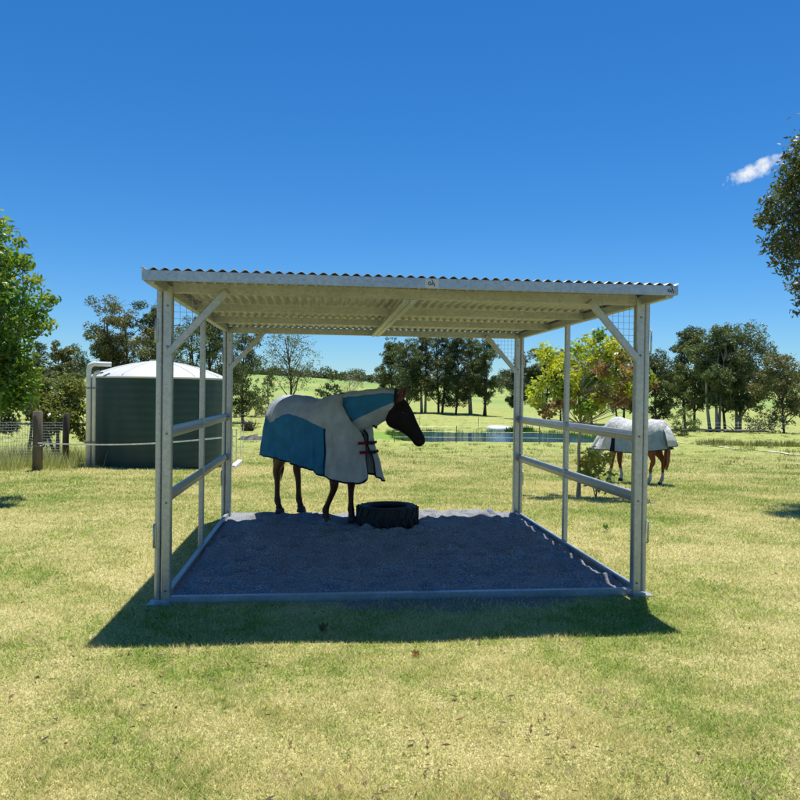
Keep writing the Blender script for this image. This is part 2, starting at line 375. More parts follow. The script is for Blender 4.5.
# side top beams
for x in (0,W):
    m=MB(); m.bar((x,yf+.04,2.338),(x,D+.05,2.333),.055,.07); m.build('side_beam',GALV,SH)
# central rafter, twin C
m=MB()
for dx in (-.027,.027): m.bar((1.83+dx,.03,2.290),(1.83+dx,D-.03,2.300),.05,.04,bev=.008)
m.build('rafter',GALV,SH)
# posts
def post(x,y,so,h,nm='corner_post'):
    m=MB(); inn=x-so*.008; 
    m.bar((inn+so*-.03,y,-.05),(inn+so*-.03,y,h+.04),.066,.07,bev=.007,upv=(0,1,0)); p=m.build(nm,GALV,SH)
    m=MB(); m.tube([(x+so*.0225,y,.03),(x+so*.0225,y,h+.02)],.0255,12); q=m.build('panel_frame',GALV,p,True); autosmooth(q)
    for z in (.42,1.93):
        m=MB(); m.tube([(x+so*.047,y-.02,z),(x+so*.047,y-.036,z+.004),(x+so*.047,y-.036,z+.166),(x+so*.047,y-.02,z+.17)],.007,8); m.build('latch_pin',GALV,p,True)
    for z in (.10,.75,1.26,1.9,2.2):
        m=MB(); m.tube([(inn-so*.03,y-.035,z),(inn-so*.03,y-.043,z)],.008,6); m.build('bolt',STEELD,p)
    return p
for x,so in ((0,-1),(W,1)):
    for y in (0,D): post(x,y,so,2.30)
for x,so in ((0,-1),(W,1)):
    m=MB(); m.box(x-.085,x+.085,-.075,.075,-.003,.012); m.box(x-.035-so*.038+.001,x+.035-so*.038-.001,-.04,.04,.012,.04); m.build('foot_plate',GALV,SH)
# mid posts, rails, base rails
for x in (0,W):
    m=MB(); m.bar((x,D/2,0),(x,D/2,2.31),.05,.05,bev=.008,upv=(0,1,0)); m.build('middle_post',GALV,SH)
    for z in (1.256,.764):
        m=MB()
        m.bar((x,.036,z),(x,D-.036,z),.035,.088,bev=.014); m.bar((x+(.019 if x==0 else -.019),.04,z+.0),(x+(.019 if x==0 else -.019),D-.04,z),.006,.018,bev=.002)
        o=m.build('side_rail',GALV,SH); autosmooth(o,50)
    s=1 if x==0 else -1
    m=MB(); m.bar((x+s*.03,.04,.035),(x+s*.03,D-.04,.045),.045,.075,bev=.006); m.build('base_rail',GALV,SH)
m=MB(); m.bar((.065,.0,.024),(W-.065,.0,.024),.05,.062,bev=.005); m.box(1.9,2.02,-.028,-.0252,.0,.05); m.build('front_base_bar',GALVD,SH)
# corner braces and weld-mesh gussets
for x,s in ((0,1),(W,-1)):
    for y in (-.028,D-.03):
        m=MB(); m.bar((x+s*.055,y-.006,1.875),(x+s*.47,y-.006,2.325),.006,.056,bev=.001,upv=(0,1,0)) if 0 else m.bar((x+s*.055,y-.008,1.86),(x+s*.46,y-.008,2.315),.055,.03,bev=.004,upv=(0,1,0))
        m.build('corner_brace',GALV,SH)
        m=MB(); yy_=y+.03
        for k in range(1,9):
            a=.045*k+.03
            zb=1.86+a*455/405-.02
            if zb<2.30: m.tube([(x+s*a,yy_,zb),(x+s*a,yy_,2.31)],.0016,5)
            zz=1.86+.05*k
            m.tube([(x+s*.03,yy_+.003,zz),(x+s*max(.04,(zz-1.86)*405/455+.01),yy_+.003,zz)],.0016,5)
        m.build('mesh_gusset',WIRE,SH)
# clip ends of purlins on roof ridge: roofing screws
# small printed marks on the front flashing
def mark(cx,cz,s):
    y=yf-.0055
    m=MB(); 
    if s>0: m.box(cx-.045,cx+.05,y+.001,y+.0014,cz-.030,cz+.030)
    st=m.build('sticker',STICK,SH) if s>0 else None
    q=MB()
    ring=[(cx-.013+.009*math.cos(a),y,cz-.002+.011*math.sin(a)) for a in np.linspace(0,2*PI,13)]
    q.tube(ring,.003,5)
    q.tube([(cx-.004,y,cz+.026),(cx+.006,y,cz+.022),(cx+.009,y,cz+.006),(cx+.001,y,cz-.016)],.003,5)
    q.tube([(cx+.009,y,cz+.006),(cx+.018,y,cz-.004),(cx+.021,y,cz-.022)],.004,5)
    q.build('emblem',INK,st if st else SH)
mark(1.925,2.354,1); mark(W-.01,2.354,0)

# ------------------------------------------------------------------ horses
def horse_coat(name,body,dark,sock=None,sockz=.0):
    m,nt,b=newmat(name); v=coord(nt); sep=N(nt,'ShaderNodeSeparateXYZ'); nt.links.new(v,sep.inputs[0]); z=sep.outputs[2]; x=sep.outputs[0]
    n_=noise(nt,v,6,5); zz=mth(nt,'MULTIPLY_ADD',n_,.12,z)
    c=mix(nt,ramp(nt,zz,[(.55,(1,1,1)),(.75,(0,0,0))]),body,dark) if sock is None else mix(nt,ramp(nt,zz,[(sockz,(1,1,1)),(sockz+.04,(0,0,0))]),body,sock)
    c=mix(nt,ramp(nt,noise(nt,v,3,4),[(.35,(.35,)*3),(.65,(0,0,0))]),c,tuple(q*.5 for q in body))
    nt.links.new(c,b.inputs['Base Color']); b.inputs['Roughness'].default_value=.5; b.inputs['Specular IOR Level'].default_value=.3
    vs=coord(nt,'Object',(30,30,8)); bump(nt,b,noise(nt,vs,8,3),.25,.004); return m
BAY=horse_coat('bay_coat',(.075,.024,.012),(.060,.020,.012)); CHES=horse_coat('chestnut_coat',(.17,.05,.02),None,(.62,.58,.54),.33)
FACE=simple('dark_face',(.010,.007,.007),.65,0,.3,spec=.15); HAIRB=simple('black_hair',(.012,.009,.008),.55,0,.4,30,.6,90,.01,(1,1,.1)); HAIRC=simple('chestnut_hair',(.16,.045,.018),.55,0,.4,30,.6,90,.01,(1,1,.1))
HOOF=simple('hoof_horn',(.05,.042,.036),.6,0,.3); EYE=simple('eye_dark',(.008,.006,.005),.1,0,.1,bmp=0)
def catmull(P,n):
    P=[np.array(p,float) for p in P]; Q=[2*P[0]-P[1]]+P+[2*P[-1]-P[-2]]; out=[]
    for i in range(1,len(Q)-2):
        for k in range(n):
            t=k/n; a,b,c,d=Q[i-1:i+3]
            out.append(.5*((2*b)+(-a+c)*t+(2*a-5*b+4*c-d)*t*t+(-a+3*b-3*c+d)*t**3))
    out.append(Q[-2]); return out
BODY=[(-.80,1.20,.10,.09),(-.76,1.19,.20,.18),(-.62,1.17,.28,.26),(-.4,1.155,.305,.275),(-.2,1.12,.31,.27),(0,1.09,.315,.28),(.2,1.10,.325,.275),(.38,1.135,.345,.25),(.5,1.14,.335,.23),(.64,1.11,.27,.19),(.74,1.08,.17,.13)]
def body_top(x): return float(np.interp(x,[b[0] for b in BODY],[b[1]+b[2] for b in BODY]))
def body_hw(x): return float(np.interp(x,[b[0] for b in BODY],[b[3] for b in BODY]))
def remesh(o,vox,it=6):
    a=o.modifiers.new('r','REMESH'); a.mode='VOXEL'; a.voxel_size=vox
    b=o.modifiers.new('s','SMOOTH'); b.factor=.5; b.iterations=it
    dg=bpy.context.evaluated_depsgraph_get(); dg.update(); ev=o.evaluated_get(dg)
    me=bpy.data.meshes.new_from_object(ev); mats=[m for m in o.data.materials]; o.modifiers.clear(); old=o.data; me.name=old.name; o.data=me
    if not me.materials:
        for m in mats: me.materials.append(m)
    me.polygons.foreach_set('use_smooth',[True]*len(me.polygons))
def leg(mb,pts,side):
    """pts: (x,z,ra,rb)"""
    P=catmull([(x,y,z,ra,rb) for x,y,z,ra,rb in pts],4)
    mb.tube([(p[0],p[1],p[2]) for p in P],[(p[3]*1.22,p[4]*1.18) for p in P],12,ref=(1,0,0))
def make_horse(loc,rz,label,coat,hair,neck,head_dir,legs,face_mat=None,facedir=0,hl=1.0):
    T=empty('horse',loc,rz,label,'horse')
    mb=MB(); P=catmull([(x,z,a,b) for x,z,a,b in BODY],4)
    mb.loft([[ (p[0], p[3]*math.sin(t)*(1+.06*math.cos(2*t)), p[1]+p[2]*math.cos(t)*(1 if math.cos(t)<0 else 1)) for t in np.linspace(0,2*PI,25)[:-1]] for p in P])
    # haunch and shoulder mass
    for s in (1,-1):
        mb.tube([(-.58,s*.13,1.28),(-.56,s*.17,1.08),(-.50,s*.16,.9)],[(.14,.08),(.22,.11),(.15,.085)],14,ref=(1,0,0))
        mb.tube([(.42,s*.10,1.36),(.50,s*.16,1.1),(.46,s*.15,.9)],[(.09,.06),(.16,.09),(.12,.08)],14,ref=(1,0,0))
    NP=catmull(neck,4)
    mb.tube([(p[0],p[1],p[2]) for p in NP],[(p[3],p[4]) for p in NP],16,ref=(0,0,1))
    for L in legs: leg(mb,L,1)
    # head
    p0=Vector(neck[-1][:3]); hd=Vector(head_dir).normalized(); side=Vector((0,0,1)).cross(hd).normalized(); side=Vector((-math.sin(facedir),math.cos(facedir),0)); top=side.cross(hd)*-1
    if top.z<0 and abs(hd.z)<.98: top=-top
    if hd.z<-.9: top=Vector((hd.x,hd.y,0)).normalized()*1. ; top=top-hd*top.dot(hd); top.normalize()
    def ring(s,dep,wid,off):
        dep*=1.16; wid*=1.12; s*=hl 
        c=p0+hd*s-top*off
        return [c+top*math.cos(t)*dep+side*math.sin(t)*wid*(1-.18*math.cos(t)) for t in np.linspace(0,2*PI,17)[:-1]]
    HR=[(-.09,.05,.05,.04),(-.05,.085,.075,.035),(.03,.125,.098,.055),(.12,.15,.104,.075),(.20,.145,.098,.072),(.30,.108,.078,.045),(.40,.082,.062,.026),(.49,.070,.056,.018),(.55,.064,.060,.018),(.595,.045,.048,.018),(.61,.02,.025,.018)]
    mb.loft([ring(*h) for h in catmull(HR,2)])
    # brow ridges, ears
    for s in (1,-1):
        e=p0+hd*(-.02)+top*.055+side*.05*s
        mb.tube([e,e+top*.055-hd*.035+side*s*.008,e+top*.085-hd*.07+side*s*.012,e+top*.10-hd*.105+side*s*.006],[(.03,.024),(.034,.02),(.024,.012),(.004,.004)],8)
        q=p0+hd*.155*hl+top*.02+side*.083*s; mb.tube([q-hd*.03,q,q+hd*.03],[.012,.024,.012],8)
    b=mb.build('body',coat,T,True); remesh(b,.0145,5)
    if face_mat:
        # darker face and points in their own slot
        b.data.materials.append(face_mat)
        co_=np.empty(len(b.data.polygons)*3); b.data.polygons.foreach_get('center',co_); co_=co_.reshape(-1,3)-np.array(p0)
        s_=co_@np.array(hd); rr=np.linalg.norm(co_-np.outer(s_,np.array(hd)),axis=1)
        b.data.polygons.foreach_set('material_index',((s_>.02)&(rr<.26)&(co_[:,2]<.2)).astype(np.int32))
    for s,nm in ((1,'eye'),(-1,'eye')):
        q=p0+hd*.158*hl+top*.012+side*.104*s; m=MB(); 
        m.lathe([(.002,-.017),(.012,-.012),(.017,0),(.012,.012),(.002,.017)],10,tuple(q)); m.build('eye',EYE,b,True)
    # nostril
    for s in (1,-1):
        q=p0+hd*.56*hl-top*.0+side*.052*s; m=MB(); m.tube([q-hd*.012,q,q+hd*.012],[.004,.012,.004],8); m.build('nostril',EYE,b,True)
    # hooves
    for L in legs:
        x,y,z=L[-1][:3]; m=MB(); m.lathe([(.062,-.065),(.058,-.03),(.046,0),(.03,.01)],14,(x+.018,y,z)); m.build('hoof',HOOF,T,True)
    # mane and forelock: strips of hair clumps
    m=MB(); r_=random.Random(5)
    for i in range(len(NP)*3):
        t=i/(len(NP)*3)*.99*(len(NP)-1); k=int(t); fr=t-k; p=NP[k]*(1-fr)+NP[min(k+1,len(NP)-1)]*fr
        nx_=Vector(NP[min(k+1,len(NP)-1)][:3])-Vector(NP[k][:3]); nx_.normalize(); u=Vector((0,0,1))-nx_*nx_.z; u.normalize(); sd=nx_.cross(u)
        b0=Vector(p[:3])+u*(p[3]-.012); l=r_.uniform(.09,.15)
        m.tube([b0,b0+u*.02+sd*.02,b0+sd*(p[4]*.75)-u*.04,b0+sd*(p[4]+.012)-u*l],[(.012,.007),(.016,.008),(.013,.006),(.003,.002)],5)
    m.build('mane',hair,T,True)
    # tail
    m=MB(); r_=random.Random(9)
    for i in range(26):
        a,bq=r_.uniform(-1,1),r_.uniform(-1,1); o_=r_.uniform(-.04,.03)
        m.tube([(-.78,a*.02,1.34),(-.86+bq*.01,a*.03,1.25),(-.90+bq*.02,a*.05,1.0),(-.895+bq*.035,a*.06,.75),(-.875+bq*.04,a*.05,.52),(-.865+bq*.02,a*.02,.40+o_)],[.02,.024,.022,.02,.014,.003],6)
    m.build('tail',hair,T,True)
    return T,NP
def fr_leg(y,xk,xh,knee=.47,dx=0,zb=.075):
    return [(.46,y,.98,.13,.08),(.46+dx*.3,y,.80,.088,.066),(.47+xk*.6,y,.62,.064,.052),(.47+xk,y,knee,.05,.046),(.465+xk*.85+xh*.1,y,knee-.09,.036,.032),(.465+xh*.75+xk*.3,y,.22,.031,.027),(.465+xh*.95,y,.155,.040,.034),(.47+xh+.012,y,.10,.034,.03),(.48+xh,y,zb-.01,.045,.042)]
def hd_leg(y,xs_,zb=.075):
    return [(-.50,y,.98,.17,.09),(-.52,y,.82,.125,.078),(-.60+xs_*.3,y,.68,.072,.054),(-.675+xs_*.6,y,.56,.052,.042),(-.68+xs_*.75,y,.50,.05,.038),(-.66+xs_*.9,y,.40,.035,.03),(-.655+xs_,y,.22,.032,.028),(-.645+xs_,y,.155,.042,.036),(-.62+xs_,y,.10,.034,.03),(-.605+xs_,y,zb-.01,.045,.042)]

def rug(T,NP,hemf,gussx,mats,top2,flap=False,nk=None):
    """mats: upper, lower, gusset, front; a draped shell in horse space"""
    st=[]  # top, mid, hem, vb
    hz=lambda x: float(np.interp(x,hemf[0],hemf[1]))
    st.append(((-.72,0,1.46),(-.915,.01,1.12),(-.955,.02,hz(-.95)+.03),.92))
    st.append(((-.71,0,1.463),(-.90,.13,1.13),(-.945,.15,hz(-.94)),.90))
    st.append(((-.68,0,1.47),(-.82,.25,1.14),(-.86,.275,hz(-.85)),.78))
    for x,vb in ((-.62,.98),(-.45,.88),(-.25,.76),(-.05,.78),(.15,.86),(.3,.95),(.4,1.0)):
        st.append(((x,0,body_top(x)+.02),(x,body_hw(x)+.04,1.13),(x+.01,body_hw(x)+.065+.02*(x>-.2),hz(x)),vb))
    st.append(((.50,0.0,1.50),(.53,.285,1.10),(.54,.30,hz(.54)),1.))
    st.append(((.56,.06,1.45),(.66,.26,1.05),(.72,.34,hz(.68)),1.))
    st.append(((.60,.12,1.36),(.79,.20,1.01),(.91,.29,hz(.82)),1.))
    st.append(((.66,.12,1.22),(.89,.11,.97),(1.01,.16,hz(.9)+.01),1.))
    st.append(((.72,.07,1.12),(.91,.025,.95),(1.02,.07,hz(.9)+.06),1.))
    arr=[list(a)+list(b)+list(c)+[d] for a,b,c,d in st]
    S=catmull(arr,6); nu=len(S)
    RT=empty  # noqa
    mb=MB(); hemL=[]; r_=random.Random(2)
    n1,n2=11,13
    for sg in (1,-1):
        base=[]; 
        for i,s in enumerate(S):
            t,mm,hm,vb=s[0:3],s[3:6],s[6:9],s[9]
            vsq=[vb*k/n1 for k in range(n1+1)]+[vb+(2-vb)*k/n2 for k in range(1,n2+1)]
            rowp=[]
            for v in vsq:
                if v<=1:
                    a=v*PI/2; xy=t[:2]+(mm[:2]-t[:2])*math.sin(a); z=mm[2]+(t[2]-mm[2])*math.cos(a); p=[xy[0],xy[1],z]
                else:
                    q=v-1; p=list(mm+(hm-mm)*q)
                    wv=.026*q*math.sin(i*.5+1.3*math.sin(i*.21))+.012*q*math.sin(i*1.25+v*3)+.006*math.sin(i*2.3-v*6)
                    d=np.array([0,1.]) if i<nu*.68 else np.array([.8,.6]); p[0]+=wv*d[0]; p[1]+=wv*d[1]
                w2=.005*math.sin(v*9+i*.7+2*math.sin(i*.37))*math.sin(i*.23+1)+.004*math.sin(i*.9-v*6+1.5*math.sin(i*.5)); p[2]+=w2*(v<1); p[1]+=w2*(v>.5)
                rowp.append((p[0],max(p[1],0.004 if v>0 and i>0 else 0)*sg,p[2]))
            base.append(rowp)
        nv=n1+n2+1; vs=[p for r in base for p in r]; fs=[];ms=[]
        for i in range(nu-1):
            xm=S[i][6]
            for k in range(nv-1):
                f_=(i*nv+k,(i+1)*nv+k,(i+1)*nv+k+1,i*nv+k+1)
                if sg<0: f_=f_[::-1]
                fs.append(f_)
                if xm>gussx[1]: ms.append(3)
                elif k>=n1: ms.append(1 if xm<gussx[0] else 2)
                else: ms.append(0)
        o_=len(mb.v); mb.v+=vs; mb.f+=[tuple(q+o_ for q in f) for f in fs]; mb.m+=ms
        hemL.append([r[-1] for r in base]); 
        hemL.append(base[-1])                         # front opening edge
        gi=max(i for i in range(nu) if S[i][6]<gussx[1]); hemL.append([tuple(np.array(p)+np.array([0,sg*.004,0])) for p in base[gi][n1:]])
        hemL.append([tuple(np.array(base[i][0])+np.array([0.0,0,.003])) for i in range(nu-5*6,nu)])
    o=mb.build('rug',mats,T,True); md=o.modifiers.new('s','SOLIDIFY'); md.thickness=.005; md.offset=1
    for L in hemL:
        bm=MB(); bm.tube(L,[(.012,.008)]*len(L),6); bm.build('binding',F_NAVY,o,True)
    if nk:
        # neck cover: open tube round the neck with a blue wedge
        i0,i1,up_,lo_=nk; Q=NP[i0:i1]; m=MB(); n=28; rings=[]; 
        for j,p in enumerate(Q):
            pp=Vector(p[:3]); t=(Vector(Q[min(j+1,len(Q)-1)][:3])-Vector(Q[max(j-1,0)][:3])).normalized(); u=Vector((0,0,1))-t*t.z; u.normalize(); sd=t.cross(u)
            fr=j/(len(Q)-1); a1=math.radians(40+12*fr); a2=math.radians(122-34*fr)
            angs=list(np.linspace(0,a1,5))[:-1]+list(np.linspace(a1,a2,6))[:-1]+list(np.linspace(a2,PI,6))
            angs=angs+[2*PI-a for a in angs[-2:0:-1]]
            k_=1.0+.025*math.sin(j*1.7)
            rings.append([pp+u*math.cos(a)*(p[3]*k_+.022)+sd*math.sin(a)*(p[4]*k_+.03+.006*math.sin(3*a+j)) for a in angs])
        nn=len(rings[0])
        for j in range(len(rings)-1):
            for k in range(nn):
                kk=k if k<15 else nn-1-k
                mt=0 if kk<4 else (1 if kk<9 else 0)
                m.v; 
                o_=len(m.v) if False else None
        vs=[v for r in rings for v in r]; m.v=[tuple(v) for v in vs]
        for j in range(len(rings)-1):
            for k in range(nn):
                m.f.append((j*nn+k,j*nn+(k+1)%nn,(j+1)*nn+(k+1)%nn,(j+1)*nn+k)); kk=k if k<15 else nn-1-k
                m.m.append(1 if 4<=kk<9 else 0)
        c_=m.build('neck_cover',[up_,lo_],T,True); md=c_.modifiers.new('s','SOLIDIFY'); md.thickness=.005
        for q_ in (0,-1):
            bm=MB(); bm.tube(rings[q_]+[rings[q_][0]],.008,6,cap=False); bm.build('binding',F_NAVY,c_,True)
        return o,c_,rings
    return o,None,None

# --- bay horse in the shelter
hA=gp(288,513,.07); hB=gp(334,523,.06)
head=math.radians(-51); ctr=(hA+hB)/2+Vector((.09,0,0))
n1_=[(.42,0,1.20,.27,.16),(.58,.03,1.26,.25,.135),(.80,.10,1.33,.205,.11),(.96,.19,1.385,.168,.09),(1.06,.26,1.41,.145,.083),(1.12,.30,1.415,.125,.077)]
legs1=[fr_leg(.13,.02,.02),fr_leg(-.14,.03,-.13,.47),hd_leg(.13,.06),hd_leg(-.14,-.03)]
bz=.060
T1,NP1=make_horse((ctr.x,ctr.y,bz),head,'bay horse in a grey and blue rug standing in the shelter with its head lowered',BAY,HAIRB,n1_,(.50,.26,-.83),legs1,FACE,math.radians(27),.93)
hem1=([-.95,-.6,-.3,0,.25,.54,.9],[.73,.72,.70,.68,.64,.57,.52])
T1.scale=(.93,1,1)
R1,C1,rg=rug(T1,NP1,hem1,(.42,.53),[F_GREY,F_BLUE,F_BLUE,F_GREY],None,nk=(1,20,F_GREY,F_BLUE))
for z,dz in ((.96,0),(.86,.0)):
    for s in (1,-1):
        m=MB(); m.bar((.93+(.96-z)*.3,s*.14,z+.004*s),(.985+(.96-z)*.3,s*.035,z),.008,.032,bev=.002); m.build('chest_strap',F_RED,R1)
    m=MB(); m.bar((.985+(.96-z)*.3,.05,z-.003),(.985+(.96-z)*.3,-.05,z),.010,.036,bev=.002); m.build('strap_end',F_BLACK,R1)
# neck fasteners under the cover
for j in (8,13,17):
    if j<len(rg):
        r=rg[j]; k=len(r)//2; m=MB(); a=Vector(r[k-2]); b=Vector(r[k+2]); c=Vector(r[k]); dn=Vector((0,0,-.012))
        m.tube([a+dn*.6,c+dn*1.4,b+dn*.6,b+Vector((.05,-.03,.0))],[(.006,.014)]*4,6); m.build('strap',F_BLACK,C1,True)

# --- chestnut horse grazing outside
hA=gp(659,487); hB=gp(620,482)
ctr=(hA+hB)/2
n2_=[(.42,0,1.20,.27,.16),(.62,0,1.10,.24,.135),(.84,0,.93,.19,.11),(1.02,0,.76,.15,.09),(1.14,0,.66,.13,.08),(1.20,0,.62,.11,.075)]
legs2=[fr_leg(.13,.05,.10),fr_leg(-.13,.0,-.06),hd_leg(.13,.12),hd_leg(-.14,-.04)]
T2,NP2=make_horse((ctr.x-.12,ctr.y,Hs(ctr.x,ctr.y)+.01),math.radians(125),'chestnut horse in a white rug grazing on the lawn behind the small tree',CHES,HAIRC,n2_,(.22,0,-.97),legs2)
hem2=([-.95,-.6,-.3,0,.25,.54,.9],[.84,.78,.72,.72,.73,.74,.72])
T2.scale=(.86,.93,.93)
R2,C2,_=rug(T2,NP2,hem2,(.30,.42),[F_WHITE,F_PALE,F_NAVY,F_WHITE],None,nk=(1,19,F_WHITE,F_WHITE))
m=MB(); rows=[]
for i,(xo,z) in enumerate(((-.86,1.36),(-.95,1.22),(-1.02,1.06),(-1.07,.90))):
    rows.append([(xo+.05*abs(t)**2,t*(.14+.03*i),z) for t in np.linspace(-1,1,11)])
m.add([p for r in rows for p in r],[(j*11+k,j*11+k+1,(j+1)*11+k+1,(j+1)*11+k) for j in range(3) for k in range(10)])
o=m.build('tail_flap',F_WHITE,R2,True); o.modifiers.new('s','SOLIDIFY').thickness=.006
m=MB(); m.tube([r[0] for r in rows]+[*rows[-1]]+[r[-1] for r in rows[::-1]],.007,6); m.build('binding',F_NAVY,R2,True)

# ------------------------------------------------------------------ tyre feeder
RUB=simple('tyre_rubber',(.018,.018,.019),.75,0,.35,14,.5,60,.006)
c=gp(389,530,.03); c=Vector((c.x,c.y+.22,.04))
TY=empty('tyre',c,.3,'large black tractor tyre lying flat on the sand in front of the horse','tyre')
def tyre_prof(): # closed section (r,z)
    return [(.215,.055),(.235,.02),(.28,.004),(.325,.012),(.348,.045),(.352,.12),(.348,.20),(.325,.238),(.28,.246),(.235,.23),(.215,.195),(.228,.19),(.245,.205),(.285,.218),(.315,.205),(.325,.12),(.315,.045),(.28,.032),(.243,.045),(.228,.06)]
pr=tyre_prof(); n=64; m=MB(); vs=[(r*math.cos(k*2*PI/n),r*math.sin(k*2*PI/n),z+.006*math.cos(k*2*PI/n+1)) for k in range(n) for r,z in pr]; L=len(pr)
m.add(vs,[(k*L+j,((k+1)%n)*L+j,((k+1)%n)*L+(j+1)%L,k*L+(j+1)%L) for k in range(n) for j in range(L)]); m.build('casing',RUB,TY,True)
m=MB()
for k in range(22):
    for s in (0,1):
        a=(k+.5*s)*2*PI/22; zc=.06 if s==0 else .19
        r0=.351; m.bar(((r0)*math.cos(a-.05),(r0)*math.sin(a-.05),.125),(r0*math.cos(a+.08),r0*math.sin(a+.08),.03 if s==0 else .222),.026,.035,bev=.004)
m.build('tread',RUB,TY)
m=MB(); m.lathe([(.0,.035),(.12,.04),(.22,.05),(.315,.09),(.32,.10),(.0,.045)],24); m.build('feed_liner',simple('liner',(.02,.02,.022),.6),TY,True)

# ------------------------------------------------------------------ water tank
TG=simple('tank_green',(.008,.040,.036),.5,0,.3,1.6,.15,20,.006,(1,1,.35)); TW=simple('tank_roof_cream',(.50,.51,.50),.5,0,.06,2); PVC=simple('pvc_white',(.66,.67,.66),.35,0,.1)
tp=at(159.5,19.8); TR=1.67; tz=Hs(tp.x,tp.y-1.5)
TK=empty('water_tank',(tp.x,tp.y,tz),0,'round dark green ribbed rainwater tank with a pale domed roof','water tank')
pr=[(TR-.02,-.1)]; z=0.
while z<2.18: pr.append((TR+.0022*math.cos(z*2*PI/.18),z)); z+=.0225
pr.append((TR-.01,2.2)); m=MB(); m.lathe(pr,96); m.build('wall',TG,TK,True)
pr=[(TR+.03,2.16),(TR+.035,2.20),(TR,2.225),(TR*.93,2.285),(TR*.8,2.37),(TR*.6,2.475),(TR*.4,2.555),(TR*.2,2.61),(.26,2.63),(.25,2.66),(.0,2.67)]
m=MB(); m.lathe(pr,96); o=m.build('roof',TW,TK,True); autosmooth(o,28)
m=MB()
for k in range(12):
    a=k*2*PI/12+.2; m.tube([(r*math.cos(a),r*math.sin(a),z+.002) for r,z in pr[2:8]],.012,6)
m.build('roof_rib',TW,o,True)
m=MB(); m.box(-TR*.70,-TR*.66,-TR*.66,-TR*.63,2.24,2.31); m.build('overflow',STEELD,TK)
# inlet pipes
pp=at(91,18.75)
PI_=empty('downpipe',(pp.x,pp.y,Hs(pp.x,pp.y)),0,'pair of white PVC pipes rising beside the green tank with an elbow at the top','pipe')
m=MB(); m.tube([(-.055,0,-.05),(-.055,0,2.38),(-.03,0,2.46),(.06,0,2.50),(.42,.15,2.50)],.058,14); m.build('inlet_pipe',PVC,PI_,True)
m=MB(); m.tube([(.07,0,-.05),(.07,0,2.20),(.10,.0,2.28),(.2,.02,2.32)],.045,14); m.build('overflow_pipe',PVC,PI_,True)
for z in (.6,1.9):
    m=MB(); m.box(-.125,.125,-.065,-.06,z,z+.03); m.build('bracket',STEELD,PI_)

# ------------------------------------------------------------------ foliage
def vecs(n,r): 
    v=r.normal(size=(n,3)); return v/np.linalg.norm(v,axis=1)[:,None]
def leaves(cl,n,L,Wd,cols,seed,droop=.3,shell=.35,up_bias=.0):
    """cl: clumps (x,y,z,rx,ry,rz); returns quads and colours"""
    r=np.random.default_rng(seed); cl=np.array(cl,float); vol=(cl[:,3]*cl[:,4]*cl[:,5])**.8; idx=r.choice(len(cl),n,p=vol/vol.sum())
    d=vecs(n,r); rad=shell+(1-shell)*r.uniform(0,1,n)**.6; rad*=1+.22*r.normal(size=n)*.6
    P=cl[idx,:3]+d*cl[idx,3:6]*rad[:,None]
    a=vecs(n,r); a[:,2]=a[:,2]*.7-droop; a/=np.linalg.norm(a,axis=1)[:,None]
    b=np.cross(a,vecs(n,r)); b/=np.linalg.norm(b,axis=1)[:,None]; nn_=np.cross(a,b)
    l=(L*r.uniform(.6,1.3,n))[:,None]; w=(Wd*r.uniform(.6,1.3,n))[:,None]
    V=np.stack([P-a*l*.5, P+b*w*.5+nn_*l*.06, P+a*l*.5-nn_*l*.08, P-b*w*.5+nn_*l*.06],1)
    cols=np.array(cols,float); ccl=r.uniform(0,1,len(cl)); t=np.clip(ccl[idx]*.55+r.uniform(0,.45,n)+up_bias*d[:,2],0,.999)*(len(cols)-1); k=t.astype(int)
    C=cols[k]*(1-(t-k))[:,None]+cols[np.minimum(k+1,len(cols)-1)]*(t-k)[:,None]; C*=r.uniform(.75,1.25,n)[:,None]
    return V,C
def limb(m,a,b,r0,r1,rr,bend=.12,n=6,sag=0):
    a,b=Vector(a),Vector(b); L=(b-a).length; o1=Vector((rr.uniform(-1,1),rr.uniform(-1,1),rr.uniform(-.3,.6)))*L*bend
    pts=[]
    for i in range(n+1):
        t=i/n; pts.append(a.lerp(b,t)+o1*math.sin(t*PI)+Vector((0,0,sag*L*t*(1-t))))
    m.tube(pts,[r0+(r1-r0)*(i/n)**.8 for i in range(n+1)],7,cap=True); return pts
GUM=[(.05,.078,.028),(.088,.122,.045),(.135,.165,.066),(.21,.23,.105)]
GUMB=[(.07,.08,.03),(.125,.13,.05),(.19,.18,.08),(.16,.19,.075)]
GUMD=[(.038,.06,.025),(.068,.096,.04),(.115,.145,.06)]
